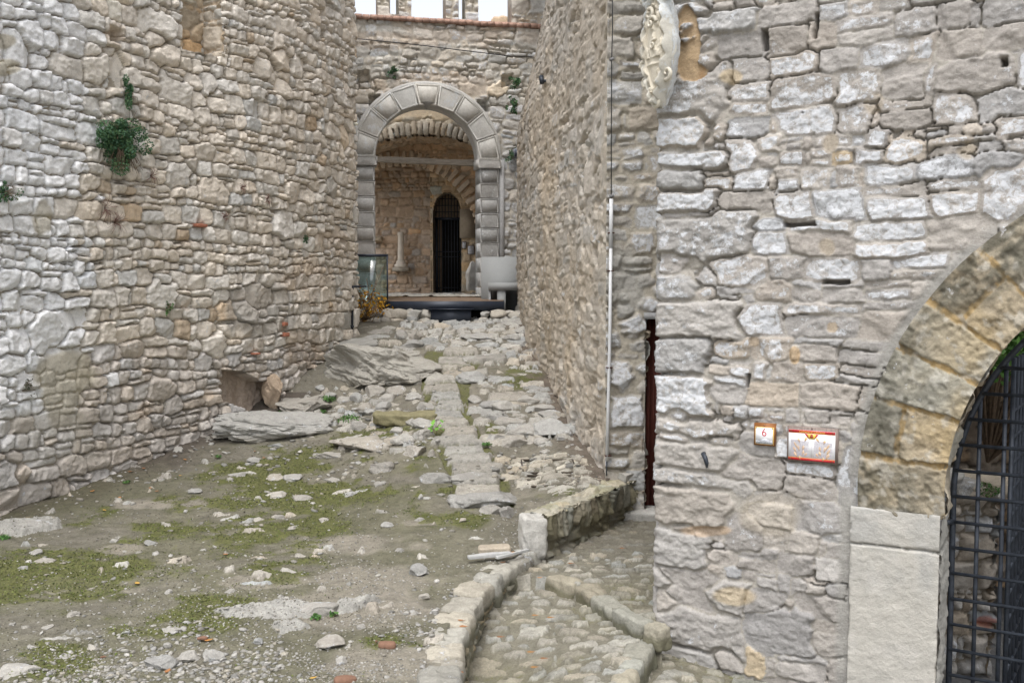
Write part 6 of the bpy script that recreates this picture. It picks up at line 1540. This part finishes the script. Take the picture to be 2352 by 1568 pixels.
def text(body, s_, z_, size, mat, parent, off, shear=0.0, align='CENTER', ext=.0006):
    cu = bpy.data.curves.new('lettering', 'FONT'); cu.body = body; cu.size = size; cu.align_x = align; cu.align_y = 'CENTER'; cu.extrude = ext; cu.shear = shear
    tmp = bpy.data.objects.new('lettering', cu); COL.objects.link(tmp); bpy.context.view_layer.update()
    me = bpy.data.meshes.new_from_object(tmp.evaluated_get(bpy.context.evaluated_depsgraph_get())); bpy.data.objects.remove(tmp); me.materials.clear(); me.materials.append(mat)
    o = bpy.data.objects.new('lettering', me); COL.objects.link(o)
    o.parent = parent; o.location = Vector(dpt(s_, z_, off)) - Vector(parent.location); o.rotation_euler = (pi / 2, 0, math.atan2(DT[1], DT[0])); return o
OB = .036
(a0, b0), (a1, b1) = DW.hit(1736, 969), DW.hit(1783, 1023)
tile = empty('number_sign', tuple(dpt((a0 + a1) / 2, b1, OB)), 'small white tile with a red 6 on an orange wooden board, left of the plaque', 'sign')
V, F = dbox(a0, a1, b1, b0, .0, OB); mesh_obj('board', V, F, M_WD1, parent=tile)
w = a1 - a0; hgt = b0 - b1
V, F = dbox(a0 + .06 * w, a1 - .04 * w, b1 + .05 * hgt, b0 - .16 * hgt, OB, OB + .005); mesh_obj('border', V, F, M_BORD, parent=tile)
t0, t1, y0_, y1_ = a0 + .10 * w, a1 - .09 * w, b1 + .08 * hgt, b0 - .19 * hgt
V, F = dbox(t0, t1, y0_, y1_, OB + .005, OB + .007); mesh_obj('tile', V, F, M_WHT, parent=tile)
text('6', (t0 + t1) / 2, y1_ - .30 * (y1_ - y0_), .072, M_RED, tile, OB + .0075)
rg = np.random.default_rng(3); m = plain('grey_print', (.70, .72, .76), col2=(.30, .32, .36), scale=160, var=.3, bump=0)
pts = [(t0 + .002, y0_ + .002), (t1 - .002, y0_ + .002)]; n_p = 26
for i in range(n_p + 1):
    f_ = 1 - i / n_p; hh_ = .20 + .13 * math.exp(-((f_ - .55) / .22) ** 2) + rg.uniform(-.02, .02); pts.append((t0 + .002 + f_ * (t1 - t0 - .004), y0_ + hh_ * (y1_ - y0_)))
V, F = dpoly(pts, OB + .007, OB + .0078); mesh_obj('town_print', V, F, m, parent=tile)
for s_, z_ in ((a0 + .12 * w, b0 - .2 * hgt), (a1 - .1 * w, b0 - .2 * hgt), (a0 + .12 * w, b1 + .08 * hgt), (a1 - .1 * w, b1 + .08 * hgt), ((a0 + a1) / 2, b0 - .08 * hgt)):
    V, F = tube([dpt(s_, z_, OB), dpt(s_, z_, OB + .010)], .0032, 8); mesh_obj('screw', V, F, M_SCREW, parent=tile)
(a0, b0), (a1, b1) = DW.hit(1812, 976), DW.hit(1926, 1065)
pq = empty('information_plaque', tuple(dpt((a0 + a1) / 2, b1, OB)), 'white information plaque with red bands, laurel branches and two text columns', 'sign')
V, F = dbox(a0, a1, b1, b0, .0, OB); mesh_obj('board', V, F, M_WD2, parent=pq)
w = a1 - a0; hgt = b0 - b1; t0, t1, y0_, y1_ = a0 + .035 * w, a1 - .045 * w, b1 + .05 * hgt, b0 - .085 * hgt
V, F = dbox(t0, t1, y0_, y1_, OB, OB + .006); mesh_obj('panel', V, F, M_WHT, parent=pq)
W_, H_ = t1 - t0, y1_ - y0_; o0 = OB + .006
def pb(u0, u1, v0, v1, k=1): return dbox(t0 + u0 * W_, t0 + u1 * W_, y0_ + v0 * H_, y0_ + v1 * H_, o0, o0 + .0008 * k)
V, F = merge([pb(0, 1, .915, 1)]); mesh_obj('red_band', V, F, M_RED, parent=pq)
V, F = merge([pb(0, 1, .0, .06)]); mesh_obj('red_band', V, F, M_RED, parent=pq)
V, F = merge([pb(0, 1, .897, .913)]); mesh_obj('orange_stripe', V, F, M_OR, parent=pq)
V, F = merge([pb(0, 1, .062, .085)]); mesh_obj('orange_stripe', V, F, M_OR, parent=pq)
text('Comune di Caccamo', t0 + .5 * W_, y0_ + .952 * H_, .0185, M_YE, pq, o0 + .0012, shear=.25)
def pp(pts, k): return dpoly([(t0 + a * W_, y0_ + b * H_) for a, b in pts], o0, o0 + .0008 * k)
V, F = mergem([pp([(.44, .72), (.56, .72), (.60, .885), (.40, .885)], 2)]); mesh_obj('emblem_field', V, F, M_YE, parent=pq)
V, F = mergem([pp([(.44, .72), (.40, .885), (.345, .885)], 1.5), pp([(.56, .72), (.655, .885), (.60, .885)], 1.5)]); mesh_obj('emblem_wings', V, F, M_RED, parent=pq)
circ = lambda r, cx_, cy_: [(cx_ + r * math.cos(a), cy_ + r * 1.35 * math.sin(a)) for a in np.linspace(0, 2 * pi, 16, endpoint=False)]
V, F = pp(circ(.035, .5, .80), 2.6); mesh_obj('emblem', V, F, M_DK, parent=pq)
V, F = pp([(.482, .775), (.5, .765), (.518, .775), (.518, .82), (.482, .82)], 3.2); mesh_obj('emblem_shield', V, F, M_RED, parent=pq)
V, F = pp([(.47, .85), (.53, .85), (.525, .875), (.475, .875)], 3.0); mesh_obj('emblem_crown', V, F, M_RED, parent=pq)
V, F = pb(.497, .503, .11, .70); mesh_obj('divider', V, F, M_TXT, parent=pq)
# laurel branches
for sgn in (-1, 1):
    parts = []
    for bx0, by0, L_, a_, wd in ((.40, .80, .17, .75, .035), (.21, .74, .17, 1.35, .030), (.12, .60, .20, 1.75, .028), (.10, .44, .20, 2.2, .03), (.12, .28, .19, 2.5, .035), (.33, .50, .17, 1.15, .032), (.33, .34, .17, 1.2, .03), (.40, .26, .12, .5, .03), (.20, .50, .2, 1.95, .028), (.24, .16, .14, 2.9, .03)):
        # leaf from tip (bx0,by0) running down and inwards
        x0, y0 = bx0, by0; x1 = x0 + L_ * math.cos(-a_) * (1 if a_ < 1.5 else -1) * .6; x1 = x0 + (.28 - x0) * .45; y1 = y0 - L_ * 1.1
        nx_, ny_ = -(y1 - y0), (x1 - x0); l = math.hypot(nx_, ny_); nx_, ny_ = nx_ / l * wd, ny_ / l * wd
        q = [(x0, y0), (x0 * .6 + x1 * .4 + nx_, y0 * .6 + y1 * .4 + ny_), (x1, y1), (x0 * .6 + x1 * .4 - nx_, y0 * .6 + y1 * .4 - ny_)]
        if sgn > 0: q = [(1 - a, b) for a, b in q][::-1]
        parts.append(pp(q, 1.0))
    V, F = mergem(parts); mesh_obj('laurel_branch', V, F, M_TAN, parent=pq)
rg = np.random.default_rng(12)
for cxx in (.05, .55):
    parts = []
    for i in range(20):
        v = .66 - i * .028; u = cxx + rg.uniform(0, .01)
        if i == 13 and cxx > .5: continue
        end = cxx + .40 - (rg.uniform(.0, .03) if i % 7 else rg.uniform(.1, .2))
        while u < end:
            wd = rg.uniform(.012, .04); parts.append(pb(u, min(u + wd, end), v, v + .010, 2)); u += wd + .007
    V, F = merge(parts); mesh_obj('text_column', V, F, M_TXT, parent=pq)
for s_, z_ in ((.05, .96), (.95, .96), (.05, .04), (.95, .04)):
    V, F = tube([dpt(t0 + s_ * W_, y0_ + z_ * H_, OB), dpt(t0 + s_ * W_, y0_ + z_ * H_, OB + .011)], .0036, 8); mesh_obj('screw', V, F, M_SCREW, parent=pq)
V, F = tube([dpt(t0 + .5 * W_, b0 - .035 * hgt, OB - .01), dpt(t0 + .5 * W_, b0 - .035 * hgt, OB + .004)], .004, 8); mesh_obj('screw', V, F, M_RUST, parent=pq)

# ------------------------------------------------------------------ carved stone crest on the corner
M_CREST = masonry('carved_limestone', var=.22, bump=.35, fine=1.6, lscale=22, lich=(.66, .69, .70))
CN = np.array([-.88, -.475, 0]); CT = np.array([.475, -.88, 0]); cz0 = at(1520, 262, 6.6)[2]; CHh = .80
CC0 = np.array([at(1526, 130, 6.55)[0], 6.55, cz0 + CHh / 2])
crest = empty('stone_crest', (CC0[0], CC0[1], cz0), 'carved pale stone coat of arms with scrolls, edge-on at the building corner', 'coat of arms')
nr, na_ = 70, 180
R_, A_ = np.meshgrid(np.linspace(0, 1, nr), np.linspace(0, 2 * pi, na_), indexing='ij')
wv = .13 * (1 - .38 * sm(-np.sin(A_), .15, 1.0)) * (1 + .03 * np.cos(9 * A_)); zx = .40 + 0 * A_
uu = R_ * wv * np.cos(A_); zz = R_ * (zx - .02) * np.sin(A_)
dome = .085 * np.sqrt(np.clip(1 - R_ ** 2, 0, 1)) + .012
rim = .035 * np.exp(-((R_ - .90) / .06) ** 2) + .018 * np.exp(-((R_ - .70) / .04) ** 2)
inn = (R_ < .66)
rel = .018 * np.clip(fbm(uu * 16 + 3, zz * 11, 701, 3) * 3, 0, 1) * sm(R_, .05, .2) * (zz > -.06) * inn + .010 * np.exp(-((zz + .10) / .008) ** 2) * inn
orn = .03 * np.abs(np.sin(A_ * 9 + 5 * R_)) * (R_ > .72) * (R_ < .97) + .02 * fbm(uu * 30, zz * 30, 703, 2) * (R_ > .7)
Hh = dome + rim + rel + orn
Q = CC0 + CT * uu[..., None] + np.array([0, 0, 1.]) * zz[..., None] + CN * Hh[..., None]
colc = np.where(R_[..., None] < .8, np.array((.62, .57, .47)), np.array((.52, .50, .44))) * (1 + .08 * fbm(uu * 20, zz * 20, 5, 3))[..., None]
grid_obj('shield', Q, M_CREST, attrs={'Col': colc, 'Lich': np.where(R_ > .85, .45, .05) + .45 * sm(zz, .1, .3)}, parent=crest, smooth=True)
# body behind the shield: thick rim going back
D_, A2 = np.meshgrid(np.linspace(0, 1, 14), np.linspace(0, 2 * pi, na_), indexing='ij')
wv = .13 * (1 - .38 * sm(-np.sin(A2), .15, 1.0)) * (1 + .03 * np.cos(9 * A2)); f_ = 1 - .30 * D_ ** 2 + .02 * np.sin(A2 * 13) * (1 - D_)
Q = CC0 + CT * (f_ * wv * np.cos(A2))[..., None] + np.array([0, 0, 1.]) * (f_ * .38 * np.sin(A2))[..., None] + CN * (.03 - .085 * D_ + .014 * fbm(A2 * 6, D_ * 4, 9, 4))[..., None]
grid_obj('back_rim', Q[:, ::-1], M_CREST, attrs={'Col': np.full(Q.shape, .47) * np.array([1, .98, .93]), 'Lich': np.full(D_.shape, .62)}, parent=crest, smooth=True)
def cpt(u, z, o): return CC0 + CT * u + np.array([0, 0, z]) + CN * o
def spiral(u, z, o, r, turns, sg, th, ph=0): return tube([cpt(u + sg * r * (1 - t * .85) * math.cos(ph + t * turns * 2 * pi), z + r * (1 - t * .85) * math.sin(ph + t * turns * 2 * pi), o + .02 * t) for t in np.linspace(0, 1, 36)], [th * (1 - .5 * t) for t in np.linspace(0, 1, 36)], 8)
CA = {'Col': (.60, .56, .47)}
for (u, z, o, r, tn, sg, th, ph, li) in ((.12, .33, .05, .050, 1.3, 1, .022, 0, .7), (-.12, .33, .05, .050, 1.3, -1, .022, 0, .6), (-.12, .03, .06, .05, 1.2, -1, .020, 1, .25), (-.13, -.09, .06, .042, 1.2, -1, .018, 0, .1), (-.11, -.19, .06, .045, 1.3, -1, .016, 2, .05), (.11, -.17, .05, .05, 1.2, 1, .016, 3, .2), (.0, .16, .10, .045, 1.2, 1, .014, 0, .1), (-.02, .22, .10, .04, 1.1, -1, .013, 1, .1), (.0, -.33, .05, .05, 1.1, 1, .018, 2, .1), (-.06, -.30, .05, .045, 1.2, -1, .016, 1, .1), (.02, .02, .10, .035, 1.2, 1, .010, 1, .0)):
    V, F = spiral(u, z, o, r, tn, sg, th, ph); mesh_obj('scroll', V, F, M_CREST, parent=crest, attrs={'Col': np.tile(CA['Col'], (len(V), 1)), 'Lich': np.full(len(V), li)}, smooth=True)
V, F = tube([cpt(-.14 + .28 * t, .36 + .05 * math.sin(pi * t), .04 + .06 * math.sin(pi * t)) for t in np.linspace(0, 1, 20)], [.035 + .02 * math.sin(pi * t) for t in np.linspace(0, 1, 20)], 10); mesh_obj('top_roll', V, F, M_CREST, parent=crest, attrs={'Col': np.full((len(V), 3), .50), 'Lich': np.full(len(V), .7)}, smooth=True)

# ------------------------------------------------------------------ small things on the ground and in the walls
def brick_in(poly, px, py, w, h_, label, off=.01):
    P_, n_ = on_wall(poly, px, py, off); yw = math.atan2(-n_[0], n_[1]) ; P2, F2 = rough_box(P_ , (w, .10, h_), yw, int(px), .004, 10, 7)
    o = mesh_obj('brick_fragment', P2, F2, M_BRICK, attrs={'Col': np.tile((.36, .15, .095), (len(P2), 1)), 'Lich': np.zeros(len(P2))}, smooth=True); tag(o, label, 'brick')
brick_in(LW, 457, 518, .17, .035, 'thin red brick set in the middle of the left wall')
brick_in(LW, 650, 744, .08, .05, 'small red brick piece in the lower left wall near its bend, upper')
brick_in(LW, 652, 768, .09, .05, 'small brownish red brick piece just below another in the left wall')
brick_in(LW, 585, 812, .09, .025, 'thin orange brick sliver low in the left wall above the niche')
for k, (px, py, w, lab) in enumerate(((888, 1486, .08, 'flat piece of red brick lying in the foreground gravel, near the kerb'), (865, 1478, .04, 'tiny red brick crumb beside the flat piece of brick'), (465, 1470, .06, 'orange brick crumb in the middle of the foreground gravel'), (237, 1512, .05, 'dark red brick crumb in the left foreground gravel'), (795, 1567, .10, 'brown brick edge at the bottom border of the photo'))):
    p_ = ghit(px, py); P2, F2 = rough_box((p_[0], p_[1], p_[2] + .012), (w, w * .45, w * .2), .1 * k, k, .012, 5, 20); o = mesh_obj('brick_fragment', P2, F2, M_BRICK, attrs={'Col': np.tile((.22, .125, .085), (len(P2), 1)), 'Lich': np.zeros(len(P2))}, smooth=True); tag(o, lab, 'brick')
M_WHITEP = plain('white_marble_strip', (.48, .48, .47), var=.12)
for k, (a, b, w, lab) in enumerate((((1075, 1292), (1172, 1280), .05, 'longer narrow white strip of stone lying by the kerb end'), ((1140, 1294), (1215, 1272), .035, 'thinner grey strip beside the white strip by the kerb end'))):
    p0_, p1_ = ghit(*a), ghit(*b); c = (p0_ + p1_) / 2; d = p1_ - p0_; P2, F2 = rough_box((0, 0, 0), (np.hypot(d[0], d[1]), w, .025), math.atan2(d[1], d[0]), k, .004, 10, 10); o = mesh_obj('stone_strip', P2 + c + [0, 0, .04], F2, M_WHITEP, smooth=True); tag(o, lab, 'stone strip')
p0_ = ghit(1135, 1264); o = rocky('flat_stone', [rough_box((p0_[0], p0_[1], p0_[2] + .015), (.26, .16, .05), .1, 5, .006, 8, 10)], (.44, .38, .30), .1); tag(o, 'flat tan paving stone lying on the dirt left of the low wall end block', 'stone')
M_FRAME = plain('rusty_frame', (.10, .08, .06), var=.3)
for k, (c4, lab) in enumerate(((((1197, 1059), (1315, 1059), (1324, 1088), (1202, 1089)), 'larger rusty frame of a stone-filled manhole cover, the farther one'), (((1211, 1095), (1310, 1095), (1317, 1116), (1213, 1121)), 'smaller rusty frame of a stone-filled manhole cover, the nearer one'))):
    pts = [ghit(*c) for c in c4]; e = empty('manhole_cover', tuple(np.mean(pts, 0)), lab, 'manhole cover'); zz_ = max(float(gz(p_[0], p_[1])) for p_ in pts)
    for i in range(4):
        a, b = pts[i], pts[(i + 1) % 4]; c = (a + b) / 2; d = b - a; l = np.hypot(d[0], d[1]); P2, F2 = boxv((0, 0, 0), (l, .012, .02), math.atan2(d[1], d[0]))
        V = P2 + c + [0, 0, .012]; V[:, 2] += ((V[:, 0] - c[0]) * d[0] + (V[:, 1] - c[1]) * d[1]) / l ** 2 * d[2]; mesh_obj('frame_bar', V, F2, M_FRAME, parent=e)
# warm masonry stump behind the third gap of the battlements
a, b = at(1130, 85, 22.4), at(1172, 44, 22.4)
P2, F2 = rough_box(((a[0] + b[0]) / 2, 22.4, (a[2] + b[2]) / 2 - .1), (b[0] - a[0], .3, b[2] - a[2] + .25), 0, 4, .02, 5, 9); o = mesh_obj('masonry_stump', P2, F2, M_WALL, attrs={'Col': np.tile((.62, .48, .34), (len(P2), 1)), 'Lich': np.full(len(P2), .3)}, smooth=True); tag(o, 'warm tan masonry stump seen through the right gap of the battlements', 'masonry')
